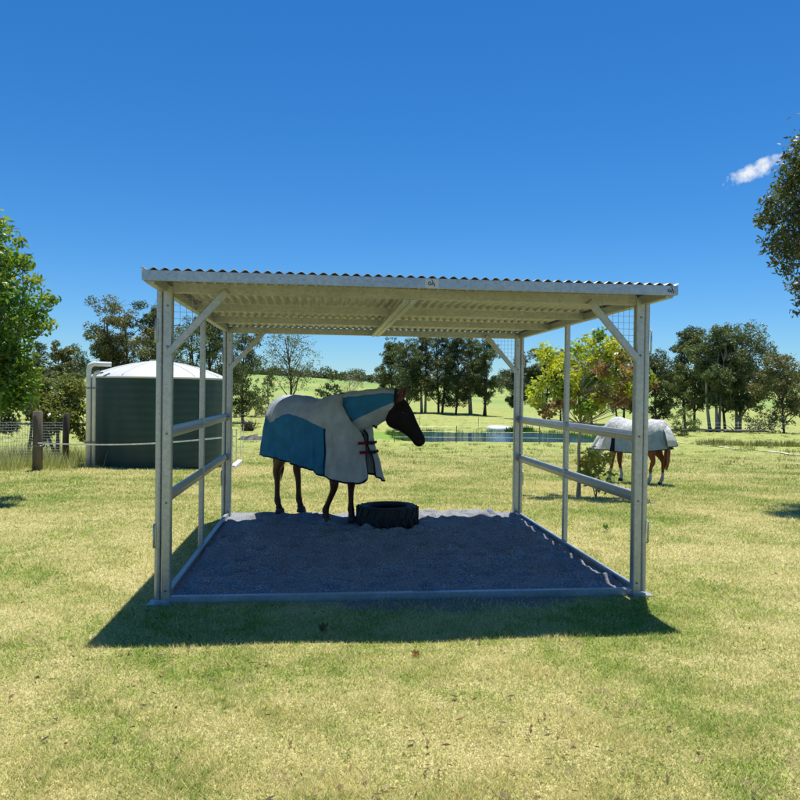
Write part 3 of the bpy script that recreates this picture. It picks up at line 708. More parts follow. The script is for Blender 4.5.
def tree(name,pos,h,w,label,cat,cols,group=None,n=5200,leaf=.30,clear=.25,nt_=1,ncl=16,seed=0,style='tall',bark=BARK,lw=.5,clr=None,tr=.018,mat=LEAF,d=1.0):
    rr=random.Random(seed); T=empty(name,pos,0,label,cat,group)
    m=MB(); cl=[]
    for i in range(ncl):
        t=(i+.5)/ncl; zz=clear+(1-clear)*t
        if style=='tall': env=math.sin(min(1,(t*.86+.16))*PI)**.6*(1-.25*t)
        elif style=='round': env=math.sin((t*.82+.12)*PI)**.55
        elif style=='spread': env=(.35+.75*t) if t<.75 else 1.0-.9*(t-.75)
        else: env=1-.75*t
        a=rr.uniform(0,2*PI)+i*2.4; q=w*.5*env*rr.uniform(.25,.78)
        cr=w*(.20 if style!='sparse' else .16)*rr.uniform(.7,1.25)
        if clr: cr*=clr
        cl.append((math.cos(a)*q,math.sin(a)*q*d,h*zz*.95,cr,cr*d,cr*rr.uniform(.6,.95)))
    stems=[]
    for k in range(nt_):
        ox=0 if nt_==1 else rr.uniform(-.09,.09)*w; oy=0 if nt_==1 else rr.uniform(-.06,.06)*w
        tx,ty=rr.uniform(-.08,.08)*w+ox*2,rr.uniform(-.08,.08)*w
        pts=limb(m,(ox,oy,-.15),(tx,ty,h*.88),h*tr*rr.uniform(.8,1.1),h*.004,rr,.035,9); stems.append(pts)
    for c_ in cl:
        st=rr.choice(stems); zz=max(clear*.6*h,c_[2]-w*.28); k=min(range(len(st)),key=lambda i:abs(st[i].z-zz)); k=min(k,len(st)-2)
        limb(m,st[k],(c_[0],c_[1],c_[2]+c_[5]*.2),h*.0065,h*.0015,rr,.12,5)
        for _ in range(2): limb(m,(c_[0],c_[1],c_[2]),(c_[0]+rr.uniform(-1,1)*c_[3],c_[1]+rr.uniform(-1,1)*c_[3],c_[2]+rr.uniform(-.3,1)*c_[5]),h*.0025,h*.0008,rr,.15,3)
    m.build('trunk',bark,T,True)
    # break each clump in smaller tufts for an uneven outline
    cl2=[]
    for c_ in cl:
        for _ in range(11):
            v=Vector((rr.gauss(0,1),rr.gauss(0,1),rr.gauss(0,1))).normalized()*rr.uniform(.35,1.0); s=rr.uniform(.18,.42)
            cl2.append((c_[0]+v.x*c_[3],c_[1]+v.y*c_[4],c_[2]+v.z*c_[5],c_[3]*s,c_[4]*s,c_[5]*s))
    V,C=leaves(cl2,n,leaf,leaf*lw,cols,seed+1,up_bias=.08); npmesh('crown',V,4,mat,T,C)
    return T

# big gums and others in the paddocks: bearing px, distance, height, width, ...
def P(px,d): return at(px,d)
right='gum trees across the right paddock'
spec=[ # px,d,h,w,label
 (657,108,10.8,8.5,'dark gum half behind the front right post, leftmost of the right-hand grove',GUMD,.2,1,'tall'),
 (686,104,13.8,9.0,'tallest dark gum at the left end of the right-hand grove, straight dark trunk',GUMD,.26,1,'tall'),
 (695,96,12.4,7.5,'green gum with a thick dark trunk second in the right-hand grove',GUM,.28,1,'tall'),
 (715,92,12.0,8.2,'gum with several pale slender trunks in the middle of the right-hand grove',GUM,.3,3,'tall'),
 (726,94,12.0,6.5,'dense dark gum just right of the pale-trunked one',GUMD,.26,1,'tall'),
 (742,98,13.3,10.5,'broad-crowned gum with open top at the right end of the grove',GUM,.22,2,'spread'),
 (785,88,8.6,7.6,'round olive-brown tree standing alone at the far right edge',GUMB,.22,1,'round'),
]
for i,(px,d,h,w,lb,cl_,cr_,nt_,sty) in enumerate(spec):
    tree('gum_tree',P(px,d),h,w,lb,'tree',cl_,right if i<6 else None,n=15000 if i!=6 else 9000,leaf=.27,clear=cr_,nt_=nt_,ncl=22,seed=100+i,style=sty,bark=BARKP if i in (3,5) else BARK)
mid='gum trees behind the pond'
spec=[
 (392,134,13.6,7.5,'open-crowned gum at the left end of the grove behind the bay horse',GUM,.25,1,'tall',BARK),
 (408,128,13,8.5,'mid-green gum rising directly above the bay horse\'s ears',GUM,.2,1,'round',BARK),
 (424,132,14.8,8,'grey-green gum with a pale trunk just right of the bay horse\'s head',GUMB,.25,2,'tall',BARKP),
 (441,134,15.4,8.5,'darkest gum in the middle of the grove behind the bay horse',GUMD,.12,2,'tall',BARK),
 (456,130,14.8,8.0,'dark gum right of the grove\'s middle with a low crown',GUMD,.14,1,'tall',BARK),
 (470,134,14.8,8,'slender gum with twin thin pale trunks in the grove behind the pond',GUM,.26,3,'tall',BARKP),
 (486,130,14.2,8.0,'rightmost broad gum of the grove left of the rear right post',GUM,.24,2,'tall',BARK),
 (522,122,10.8,7.0,'tree seen around the rear right post with a low forked trunk',GUMD,.25,1,'round',BARK),
 (545,124,12.2,8.2,'bushy green tree behind the left side of the autumn-coloured sapling',GUM,.2,1,'round',BARK),
 (563,120,11.2,6.5,'dark tree behind the middle of the autumn-coloured sapling',GUMD,.25,2,'tall',BARK),
 (592,116,11.6,8.6,'brownish tree behind the right half of the autumn-coloured sapling',GUMB,.25,1,'round',BARK),
 (622,118,11.8,8.0,'dark straight-trunked tree behind the sapling, next to the front right post',GUMD,.25,2,'tall',BARK),
]
for i,(px,d,h,w,lb,cl_,cr_,nt_,sty,bk) in enumerate(spec):
    tree('gum_tree',P(px,d),h,w,lb,'tree',cl_,mid,n=16000,leaf=.27,clear=cr_,nt_=nt_,ncl=28,seed=200+i,style=sty,bark=bk)
lf='trees behind the water tank'
spec=[
 (62,72,7.4,4.2,'brown-tinged casuarina rising behind the olive bush beside the left tree',GUMB,.1,1,'tall',3800,BARK),
 (42,80,8.2,5.0,'thin open tree half hidden behind the bright green tree',GUMD,.3,1,'tall',1500,BARKP),
 (104,80,10.0,7.0,'rounded grey-green gum left of the tank\'s domed roof',GUM,.2,1,'round',5000,BARK),
 (128,78,12.2,9.0,'broad brownish gum above the left half of the tank',GUMB,.2,2,'spread',8500,BARK),
 (152,80,12.6,8.0,'tall gum directly behind the front left post',GUM,.2,1,'tall',7500,BARK),
 (186,76,11,8.5,'thin-leaved gum seen between the left posts above the tank',GUM,.2,2,'spread',4300,BARK),
 (214,78,12,8.5,'dark-limbed gum above the right end of the tank',GUMD,.2,2,'round',5200,BARK),
 (243,84,11.5,7,'gum just right of the rear left post, drooping foliage',GUM,.15,1,'tall',4800,BARK),
]
for i,(px,d,h,w,lb,cl_,cr_,nt_,sty,n_,bk) in enumerate(spec):
    tree('gum_tree',P(px,d),h,w,lb,'tree',cl_,lf,n=int(n_*2.5),leaf=.22,clear=cr_,nt_=nt_,ncl=20,seed=300+i,style=sty,bark=bk)
tree('gum_tree',P(291,106),12.6,11.5,'open-branched gum with a straight black trunk directly above the bay horse\'s rump','tree',GUM,None,n=3300,leaf=.28,clear=.38,ncl=24,seed=401,style='round',tr=.024)
tree('gum_tree',P(325,112),5.2,6.0,'low dark bushy tree just above the bay horse\'s back','tree',GUMD,None,n=3200,leaf=.30,clear=.1,ncl=12,seed=402,style='round')
tree('gum_tree',P(350,150),7.2,7.5,'small nearly bare grey tree on the green hill above the horse\'s withers','tree',GUMB,None,n=800,leaf=.25,clear=.35,ncl=22,seed=403,style='round',bark=BARKP,tr=.02)
tree('gum_tree',P(270,108),7.0,4.0,'slim pale-trunked tree left of the open-branched gum','tree',GUM,None,n=1300,leaf=.27,clear=.2,ncl=12,seed=404,style='tall',bark=BARKP)
# shrubs beyond the paddock
for i,(px,d,h,w,lb) in enumerate([(236,98,2.2,3.6,'low olive bush right beside the rear left post'),(246,100,2.6,3.2,'second low bush right of the rear left post'),(256,99,2.3,3.8,'olive bush left of the bay horse\'s rump'),(268,101,2.0,3.6,'low bush nearest the bay horse\'s rump')]):
    tree('shrub',P(px,d),h,w,lb,'shrub',GUM+[(.2,.2,.08)],'bushes beyond the left paddock',n=1100,leaf=.22,clear=.05,ncl=8,seed=500+i,style='round')
tree('shrub',P(683,68),2.4,2.9,'small round green bush on the lawn edge below the right-hand grove','shrub',[(.07,.11,.03),(.12,.17,.05),(.2,.25,.08)],None,n=2600,leaf=.14,clear=.03,ncl=12,seed=510,style='round')
tree('shrub',P(773,84),1.8,6,'low scrubby bush at the foot of the olive-brown tree','shrub',GUMD,None,n=1500,leaf=.22,clear=.0,ncl=10,seed=511,style='round')

# olive bush behind the wooden posts
GB=[(.06,.09,.025),(.13,.16,.045),(.21,.23,.065),(.3,.3,.1)]
def bush(name,pos,cl,n,L,cols,label,cat,seed,stems,lw=.45,r0=.04,mat=LEAFG,droop=.3):
    T=empty(name,pos,0,label,cat); rr=random.Random(seed); m=MB()
    for s in stems: limb(m,s[0],s[1],s[2] if len(s)>2 else r0,r0*.3,rr,.08,7)
    for c_ in cl:
        s=min(stems,key=lambda q:(Vector(q[1])-Vector(c_[:3])).length); a=Vector(s[0]).lerp(Vector(s[1]),rr.uniform(.5,.95)); limb(m,a,c_[:3],r0*.35,r0*.1,rr,.12,5)
        for _ in range(4):
            e=(c_[0]+rr.uniform(-1,1)*c_[3],c_[1]+rr.uniform(-1,1)*c_[4],c_[2]+rr.uniform(-.8,1)*c_[5]); limb(m,c_[:3],e,r0*.12,r0*.05,rr,.15,4)
    m.build('trunk',BARK if r0>.02 else BARKP,T,True)
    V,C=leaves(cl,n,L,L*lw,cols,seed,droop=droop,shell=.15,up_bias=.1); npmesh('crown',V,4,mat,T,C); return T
def rcl(rr,n,x0,x1,y0,y1,z0,z1,r0,r1): return [(rr.uniform(x0,x1),rr.uniform(y0,y1),rr.uniform(z0,z1))+(lambda q:(q,q,q*.75))(rr.uniform(r0,r1)) for _ in range(n)]
rr=random.Random(1)
p_=at(58,21.5); bush('bush',p_,rcl(rr,26,-.75,.62,-.4,.5,.5,2.2,.22,.42),5200,.13,GB,'olive-green bushy shrub growing behind the two timber posts left of the tank','shrub',61,[((0,0,-.1),(0,0,1.8),.07),((0,0,0),(-.5,0,1.9),.05),((.1,0,0),(.5,0,1.6),.05)])
p_=at(28,25); bush('bush',p_,rcl(rr,14,-1.0,1.2,-.4,.5,.6,2.8,.3,.5),3000,.14,GUM,'dark leafy shrub behind the mesh fence under the bright green tree','shrub',62,[((0,0,-.1),(0,0,2.2),.06)])

# bright green tree at left (trunk outside the frame, crown reaching in)
LG=[(.045,.11,.02),(.09,.19,.025),(.12,.22,.03),(.22,.31,.04),(.34,.36,.05)]
p_=at(-40,12.2); rr=random.Random(4); cl=[]
def dirpx(px,py,d):  # bearing point used only to size the crown in metres
    r=ray(px,py); k=d/math.hypot(r.x,r.y); return CP+r*k
for (px,py,rad) in [(-10,232,20),(2,262,18),(-6,290,26),(22,262,11),(10,300,20),(32,282,11),(44,300,11),(24,322,22),(54,300,7),(-5,340,30),(8,352,22),(18,370,20),(-2,388,26),(12,398,17),(26,384,13),(-30,260,36),(-40,320,45),(-40,380,40),(-70,290,50),(-75,350,50),(36,312,12),(50,326,8),(34,330,9),(20,242,8),(-10,408,13),(20,404,9),(32,398,9),(-5,222,10),(-60,240,30)]:
    q=dirpx(px,py,12.2+rr.uniform(-.9,.9)); R_=rad*12.2/FPX; cl.append((q.x-p_.x,q.y-p_.y,q.z-p_.z,R_,R_*1.2,R_*.8))
bush('broadleaf_tree',p_,cl,21000,.105,LG,'bright green broadleaf tree reaching in from the left edge','tree',63,[((0,0,-.2),(0,0,2.6),.13),((0,0,1.2),(.8,0,2.2),.07),((0,0,1.),(-.6,.3,3.0),.08)],.42,.05,droop=.45)
# overhanging dark tree, top right
p_=at(872,12.5); cl=[]; rr=random.Random(8)
for (px,py,rad) in [(800,165,18),(788,200,22),(772,218,15),(762,220,9),(776,244,15),(790,250,20),(795,285,11),(786,270,9),(802,300,9),(796,312,6),(810,230,34),(818,170,34),(840,200,45),(830,265,30),(792,178,12),(784,188,11),(770,200,9),(850,140,45),(845,300,30),(880,210,60),(882,270,45),(775,262,6),(803,142,9)]:
    q=dirpx(px,py,12.5+rr.uniform(-.8,.8)); R_=rad*12.5/FPX; cl.append((q.x-p_.x,q.y-p_.y,q.z-p_.z,R_*.92,R_*1.1,R_*.85))
bush('gum_tree',p_,cl,24000,.085,[(.035,.052,.016),(.07,.095,.028),(.12,.135,.045),(.2,.2,.07)],'dark small-leaved gum branch overhanging from the upper right edge','tree',64,[((0,0,-.2),(-.1,0,3.2),.16),((0,0,2.0),(-.9,0,4.6),.08),((0,0,2.4),(.3,.3,5.2),.09)],.4,.06,mat=LEAF,droop=.5)
# autumn sapling
YL=[(.16,.28,.03),(.30,.40,.04),(.50,.50,.05),(.58,.46,.06),(.42,.20,.05),(.30,.08,.05)]
p_=gp(578,497); d_=math.hypot(p_.x-CP.x,p_.y-CP.y); cl=[]; rr=random.Random(12)
GR=[(545,352,9),(553,370,10),(541,384,9),(536,400,8),(548,412,7),(566,358,10),(580,350,11),(592,343,10),(600,335,7),(606,352,10),(590,364,11),(572,376,9),(614,344,8),(622,358,9),(608,374,10),(628,372,9),(634,390,8),(618,388,9),(640,360,7),(588,384,8),(560,392,8),(600,398,7),(617,402,7),(590,408,6),(648,378,7),(570,404,6),(652,384,5),(634,408,5),(556,404,6),(531,391,5)]
for (px,py,rad) in GR:
    q=dirpx(px,py,d_+rr.uniform(-.5,.5)); R_=rad*d_/FPX; cl.append((q.x-p_.x,q.y-p_.y,q.z-p_.z,R_*1.3,R_*1.3,R_*1.05))
T=empty('sapling',p_,0,'slender young tree with yellow, green and reddish leaves outside the right rails','tree')
m=MB(); rq=random.Random(3)
for _ in range(26):
    px,py=rq.uniform(536,646),rq.uniform(346,424)
    if ((px-592)/58)**2+((py-384)/44)**2>1: continue
    q=dirpx(px,py,d_+rq.uniform(-.5,.5)); R_=9*d_/FPX; cl.append((q.x-p_.x,q.y-p_.y,q.z-p_.z,R_*1.2,R_*1.2,R_)); GR.append((px,py,9))
tk=[(0,0,-.1),(.02,0,.3),(.0,0,.8),(.03,0,1.2),(.0,.02,1.7),(.15,0,2.2),(.25,0,2.5)]; m.tube(tk,[.05,.03,.026,.024,.02,.012,.006],9)
for c_ in cl:
    zz=max(1.15,min(2.2,c_[2]-.35)); k=min(tk,key=lambda q:abs(q[2]-zz)); limb(m,k,c_[:3],.010,.003,rq,.1,5)
    for _ in range(3): limb(m,c_[:3],(c_[0]+rq.uniform(-1,1)*c_[3],c_[1]+rq.uniform(-1,1)*c_[4],c_[2]+rq.uniform(-1,1)*c_[5]),.003,.0012,rq,.1,3)
m.build('trunk',BARKP,T,True)
# colour by clump: yellow on top left, red-brown lower right
Vs=[];Cs=[]
for i,c_ in enumerate(cl):
    px,py,_=GR[i]; red=(px>600 and py>355) or py>396
    if px in (634,628,618,608): red=True
    cs=[(.30,.27,.08),(.34,.22,.12),(.25,.12,.09),(.24,.28,.06),(.36,.24,.14)] if red and rq.random()<.5 else ([(.18,.30,.03),(.40,.46,.05),(.60,.56,.06)] if rq.random()<.7 else [(.10,.2,.03),(.22,.32,.05),(.35,.16,.06)])
    v,c2=leaves([c_],150,.085,.042,cs,700+i,droop=.35,shell=.05); Vs.append(v); Cs.append(c2)
npmesh('crown',np.concatenate(Vs),4,LEAFG,T,np.concatenate(Cs))
# leafy regrowth beside its trunk
q=dirpx(594,480,d_); rr=random.Random(5)
bush('shrub',(q.x,q.y-.1,Hs(q.x,q.y)),rcl(rr,13,-.24,.26,-.2,.2,.22,.75,.09,.17),900,.085,[(.14,.22,.05),(.28,.34,.07),(.45,.42,.10),(.42,.26,.14)],'knee-high leafy shrub with reddish tips at the foot of the sapling','shrub',65,[((0,0,0),(.05,0,.6),.014),((0,0,0),(-.15,0,.55),.012)],.55,.014)

# distant woods on the ridges
def woods(name,segs,label,seed,cols):
    r=random.Random(seed); cl=[]
    for (pa,pb,d,hh,step) in segs:
        px=pa
        while px<pb:
            dd=d*r.uniform(.94,1.06); g_=at(px,dd); h_=hh*r.uniform(.5,1.15)
            for _ in range(3): cl.append((g_.x+r.uniform(-2,2),g_.y+r.uniform(-2,2),g_.z+h_*r.uniform(.25,.75),h_*.42,h_*.42,h_*.36))
            px+=step*r.uniform(.5,1.5)
    V,C=leaves(cl,len(cl)*110,1.0,.7,cols,seed,shell=.2); o=npmesh(name,V,4,LEAF,None,C); tag(o,label,'woods',kind='stuff')
woods('distant_woods',[(-60,240,430,9,5),(225,520,450,8,4),(330,420,330,5,3.5),(500,900,520,10,4.5),(640,900,420,6,6),(-60,90,300,6,5)],'line of far-off woodland along the ridge beyond the paddocks',31,[(.05,.065,.03),(.08,.10,.045),(.11,.13,.06)])

# ------------------------------------------------------------------ pond
m=MB(); ring=[]
n=72; R0=(10.8,8.0)
vs=[(15.3,51.5,0)]+[(15.3+8.1*math.copysign(abs(math.cos(a))**.55,math.cos(a)),51.5+6.7*math.copysign(abs(math.sin(a))**.55,math.sin(a)),0) for a in np.linspace(0,2*PI,n+1)[:-1]]
m.add(vs,[(0,1+k,1+(k+1)%n) for k in range(n)])
wl=Hs(15.3,44.6)-.06
o=m.build('pond_water',WATER); o.location=(0,0,wl); tag(o,kind='structure')

# reeds, tussocks and long grass (countless)
def tufts(name,pts,label,h,w,cols,seed,per=26):
    r=np.random.default_rng(seed); pts=np.array(pts); n=len(pts)*per; base=np.repeat(pts,per,0)
    s=base[:,3]; p=base[:,:3]+np.stack([r.normal(0,.25,n)*s,r.normal(0,.25,n)*s,0*s],1); hh=h*s*r.uniform(.5,1.3,n)
    a=r.uniform(0,2*PI,n); dx=np.stack([np.cos(a),np.sin(a),0*a],1)*(w*s)[:,None]
    la=r.uniform(0,2*PI,n); tip=p+np.stack([np.cos(la)*hh*.35,np.sin(la)*hh*.35,hh],1)
    V=np.stack([p-dx,p+dx,tip],1); c=np.array(cols)[r.integers(0,len(cols),n)]*r.uniform(.8,1.2,n)[:,None]
    o=npmesh(name,V,3,LEAF,None,c); tag(o,label,'grass',kind='stuff')
r=random.Random(44); pts=[]
for i in range(240):
    a=r.uniform(0,2*PI); x=15.3+8.1*math.copysign(abs(math.cos(a))**.55,math.cos(a))+r.uniform(-.5,.5); y=51.5+(7.0*math.copysign(abs(math.sin(a))**.55,math.sin(a)))+r.uniform(-.2,.8)
    if math.sin(a)<-.2 and r.random()<.88: continue
    pts.append((x,y,Hs(x,y)-.05,r.uniform(.5,1.1)))
tufts('pond_reeds',pts,'bright green reeds fringing the pond',.55,.035,[(.08,.17,.03),(.13,.24,.04),(.2,.3,.06)],1)
pts=[]
for i in range(30):
    px=r.uniform(668,830); g_=at(px,r.uniform(46,58)); pts.append((g_.x,g_.y,g_.z,r.uniform(.3,.9)))
for px in (712,716,725,737,758,765,772,790,797): 
    g_=at(px,50); pts+= [(g_.x+r.uniform(-.4,.4),g_.y+r.uniform(-.4,.4),g_.z,1.0) for _ in range(4)]
tufts('tussock_grass',pts,'rough tussocky grass along the edge of the right lawn',.38,.03,[(.28,.30,.11),(.42,.38,.18),(.18,.21,.07)],2)
pts=[]
for i in range(300):
    px=r.uniform(-60,80); g_=at(px,r.uniform(18.3,24)); pts.append((g_.x,g_.y,g_.z-.03,r.uniform(.25,1.0)**1.3))
for i in range(40):
    px=r.uniform(84,104); g_=at(px,r.uniform(18.2,18.8)); pts.append((g_.x,g_.y,g_.z-.03,r.uniform(.1,.25)))
tufts('long_grass',pts,'long pale seeding grass along the mesh fence on the left',.48,.010,[(.5,.47,.25),(.36,.38,.14),(.22,.28,.07),(.6,.56,.36)],3,40)
pts=[]
for i in range(1300):
    px=r.uniform(-50,850); g_=at(px,r.uniform(22,110)); pts.append((g_.x,g_.y,g_.z-.02,r.uniform(.25,.8)))
pts=[p for p in pts if not (abs(p[0]-15.3)<10.5 and abs(p[1]-51.5)<7.2)]
tufts('paddock_tufts',pts,'scattered coarse grass tufts through the paddocks',.22,.03,[(.34,.34,.12),(.2,.25,.07),(.42,.38,.18)],4,22)
# leaf litter and dry clods
r=np.random.default_rng(91); n=2600; rad=np.exp(r.uniform(math.log(2.4),math.log(22),n)); a=r.uniform(-.5,.75,n); x=CP.x+rad*np.sin(a); y=CP.y+rad*np.cos(a)
k=(np.sin(x*1.7+2*np.sin(y*.9))*np.sin(y*1.3-x*.6)>.15)|(r.uniform(0,1,n)<.25); k&=~((x>-.1)&(x<W+.1)&(y>-.08)&(y<PADY1)); x,y=x[k],y[k]; n=len(x)
p=np.stack([x,y,H(x,y)+.022],1); u=vecs(n,r); u[:,2]*=.35; v=np.cross(u,vecs(n,r)); v/=np.linalg.norm(v,axis=1)[:,None]; v[:,2]*=.4; sz=r.uniform(.008,.030,n)[:,None]
V=np.stack([p-u*sz,p+v*sz*.4,p+u*sz,p-v*sz*.4],1); cc=np.array([(.16,.10,.05),(.09,.07,.04),(.30,.22,.12),(.22,.12,.05)])[r.integers(0,4,n)]
tag(npmesh('leaf_litter',V,4,LEAF,None,cc),'dry brown leaf litter and clods scattered on the lawn','leaf litter',kind='stuff')
# weeds in lawn
def weed(px,py,h,label,cols,seed):
    g_=gp(px,py); r_=np.random.default_rng(seed); n=22; a=r_.uniform(0,6.28,n); hh=h*r_.uniform(.3,1,n)
    p=np.stack([0*a,0*a,hh*.4],1)+r_.normal(0,.01,(n,3)); d_=np.stack([np.cos(a)*.5,np.sin(a)*.5,.7+0*a],1); s=np.cross(d_,[0,0,1.]); s/=np.linalg.norm(s,axis=1)[:,None]; l=(h*.55)
    V=np.stack([p,p+d_*l*.5+s*.008,p+d_*l,p+d_*l*.5-s*.008],1)
    o=npmesh('weed',V,4,LEAFG,None,np.array(cols)[r_.integers(0,len(cols),n)]); o.location=g_; tag(o,label,'weed')
weed(606,532,.13,'single upright green weed in the lawn outside the right rails',[(.08,.16,.03),(.12,.2,.05)],1)
weed(323,635,.10,'dry brown weed in the shade in front of the base bar, left of middle',[(.2,.13,.07),(.14,.12,.05)],2)
weed(416,657,.05,'flattened brown dead leaf clump on the sunlit grass in front',[(.30,.15,.06),(.22,.11,.05)],3)

# ------------------------------------------------------------------ pale track on the right
r=random.Random(6); vs=[];pl=[(640,62.5),(668,58),(690,52),(715,47),(745,42),(780,38),(830,34),(900,30)]
C_=catmull([(*at(a,b)[:2],0) for a,b in pl],40)
m=MB(); 
for i,c_ in enumerate(C_):
    w_=.13+.03*math.sin(i*.17)+.012*r.random(); t=C_[min(i+1,len(C_)-1)]-C_[max(i-1,0)]; t/=np.linalg.norm(t); nrm=np.array([-t[1],t[0],0])
    for s in (-1,1):
        q=c_+nrm*w_*s; vs.append((q[0],q[1],Hs(q[0],q[1])+.035))
m.add(vs,[(2*i,2*i+1,2*i+3,2*i+2) for i in range(len(C_)-1)])
tag(m.build('path',simple('worn_track',(.46,.42,.32),.95,0,.3,2,.5,9,.03)),kind='structure')

# ------------------------------------------------------------------ fences, posts, bits and pieces
TIMBER2=simple('dark_old_timber',(.07,.055,.04),.9,0,.4,9,.6,60,.01,(1,1,.15))
def fpost(px,d,h,w,label,tilt=0,mat=TIMBER,rnd_=True):
    g_=at(px,d); T=empty('fence_post',g_,0,label,'post','timber posts left of the tank'); m=MB()
    m.tube([(0,0,-.2),(0,0,h*.5),(tilt,0,h-.01),(tilt,0,h)],[w*.52,w*.5,w*.49,w*.42],12); m.build('shaft',mat,T,True)
    m=MB()
    m.tube([(w*.55*math.cos(a),w*.55*math.sin(a),h*.42) for a in np.linspace(0,2*PI,13)],.006,5); m.build('wire_tie',WIRE,T)
    return g_
g1=fpost(38,18.1,1.34,.21,'thick dark timber post nearest the left tree, holding the white tape')
g2=fpost(66,19.6,1.30,.15,'thick dark timber post between the olive bush and the white pipes',.02,TIMBER2)
# electric tape in front of the tank
m=MB(); a=Vector((g1.x+.05,g1.y-.11,1.58-(436.5-387.5)*18/FPX)); e=dirpx(237,436,16.0); 
mid_=[a.lerp(e,t)+Vector((0,0,-.10*math.sin(t*PI))) for t in np.linspace(0,1,25)]
m.tube([p if i in (0,24) else p for i,p in enumerate(mid_)],[(.016,.003)]*25,6)
tag(m.build('electric_tape',simple('white_tape',(.72,.72,.70),.6,bmp=0)),'white electric fence tape stretched across the front of the green tank','fence tape')
# mesh fence far left
fa,fb=at(-40,20.3),at(66,20.0)
FT=empty('mesh_fence',(fa.x,fa.y,0),0,'pale weld-mesh fence panel under the bright green tree at the left edge','fence')
m=MB(); L=(fb-fa); n=int(L.length/.06); 
for i in range(n+1):
    p=L*(i/n); m.tube([(p.x,p.y,Hs(fa.x+p.x,fa.y+p.y)+.03),(p.x,p.y,Hs(fa.x+p.x,fa.y+p.y)+1.08)],.0035,3)
for k in range(16):
    m.tube([(L.x*t,L.y*t,Hs(fa.x+L.x*t,fa.y+L.y*t)+.04+k*.069) for t in np.linspace(0,1,5)],.0035,3)
m.build('mesh_panel',simple('old_galv_mesh',(.42,.45,.47),.5,.4,bmp=0),FT)
for t in (.0,.36,.70,.98):
    m=MB(); p=L*t; z_=Hs(fa.x+p.x,fa.y+p.y); m.tube([(p.x,p.y,z_-.1),(p.x,p.y,z_+1.15)],.025,8); m.build('post',STEELD,FT,True)
# white tread-in posts right of the rear left post
PW=simple('tread_in_plastic',(.70,.70,.66),.5,bmp=0)
for i,(px,py,h,lb) in enumerate([(232,470,1.05,'white plastic fence post nearest the rear left shelter post'),(236,464,1.0,'white plastic fence post second from the rear left shelter post'),(240.5,457,1.0,'white plastic fence post third from the rear left shelter post'),(243,450,1.0,'farthest white plastic fence post, beside the dark brush pile')]):
    g_=gp(px,py); T=empty('tread_in_post',g_,0,lb,'fence post','white electric fence posts'); m=MB()
    m.bar((0,0,-.03),(0,0,h),.022,.022,bev=.004,upv=(0,1,0)); m.build('stake',PW,T)
    for z in (.45,.65,.85,.98):
        m=MB(); m.tube([(0,-.01,z),(.02,-.04,z+.01),(.02,-.045,z+.04)],.006,5); m.build('clip',PW,T)
    m=MB(); m.bar((0,0,.05),(.10,0,.05),.02,.012); m.build('foot_step',PW,T)
g_=gp(232.5,469); m=MB(); m.bar((0,0,.02),(0,1.6,.02),.14,.14,bev=.02); o=m.build('concrete_block',simple('white_concrete',(.66,.64,.60),.85)); o.location=g_; tag(o,'long white concrete block on the grass behind the rear left post','block')
# brush pile and black plastic
g_=gp(248,431); T=empty('brush_pile',g_,0,'heap of dark dead branches on the grass left of the bay horse','branches'); m=MB(); rr=random.Random(77)
for i in range(46):
    a=rr.uniform(0,2*PI); l=rr.uniform(.5,1.3); b0=(rr.uniform(-.35,.35),rr.uniform(-.35,.35),0); limb(m,b0,(b0[0]+math.cos(a)*l*.6,b0[1]+math.sin(a)*l*.6,rr.uniform(.25,1.15)),rr.uniform(.02,.06),.012,rr,.2,5)
m.build('branches',simple('dead_wood',(.055,.048,.045),.9),T,True)
V,C=leaves([(0,0,.45,.6,.6,.4)],420,.16,.09,[(.05,.045,.035),(.12,.11,.08),(.03,.03,.03)],5); npmesh('dead_leaves',V,4,LEAF,T,C)
g_=gp(253,440); m=MB(); n=22; rr=np.random.default_rng(3)
X,Y=np.meshgrid(np.linspace(-1.05,1.05,26),np.linspace(-.7,.7,16)); Zp=.26*np.clip(1-(X/1.05)**2-(Y/.7)**2,0,1)**.6*(1+.5*np.sin(X*7+Y*3)*np.sin(Y*8-X*2))+rr.normal(0,.012,X.shape)
o=gridmesh('plastic_sheet',X,Y,Zp,simple('black_plastic',(.02,.022,.03),.65,0,.3,5,.4,14,.02)); o.location=g_; tag(o,'crumpled black plastic sheet lying on the grass by the bay horse\'s rump','plastic sheet')
# white upturned dinghy by the pond
g_=gp(501,432); T=empty('dinghy',g_,.1,'small white upturned dinghy on the bank behind the pond','boat'); m=MB()
st=[(-1.35,.42,.50),(-1.2,.58,.56),(-.4,.64,.58),(.5,.6,.56),(1.1,.38,.5),(1.5,.04,.34)]
rings=[[(x,w_*math.cos(t),.04+h_*math.sin(t)**.7 if 0<t<PI else .04) for t in np.linspace(0,PI,11)] for x,w_,h_ in st]
m.loft(rings,0,True); m.build('hull',simple('white_hull',(.78,.78,.76),.4),T,True)
m=MB(); m.tube([(x,w_+.01,.05) for x,w_,h_ in st]+[(x,-w_-.01,.05) for x,w_,h_ in st[::-1]],.03,6); m.build('gunwale',simple('grey_rim',(.4,.4,.4),.5),T,True)
tufts('bank_rushes',[(g_.x+1.6+random.uniform(-1,1.2),g_.y-.6+random.uniform(-.3,.3),g_.z-.05,random.uniform(.8,1.3)) for _ in range(30)],'dark green rushes beside the white dinghy',.6,.04,[(.04,.09,.02),(.06,.13,.03)],9)
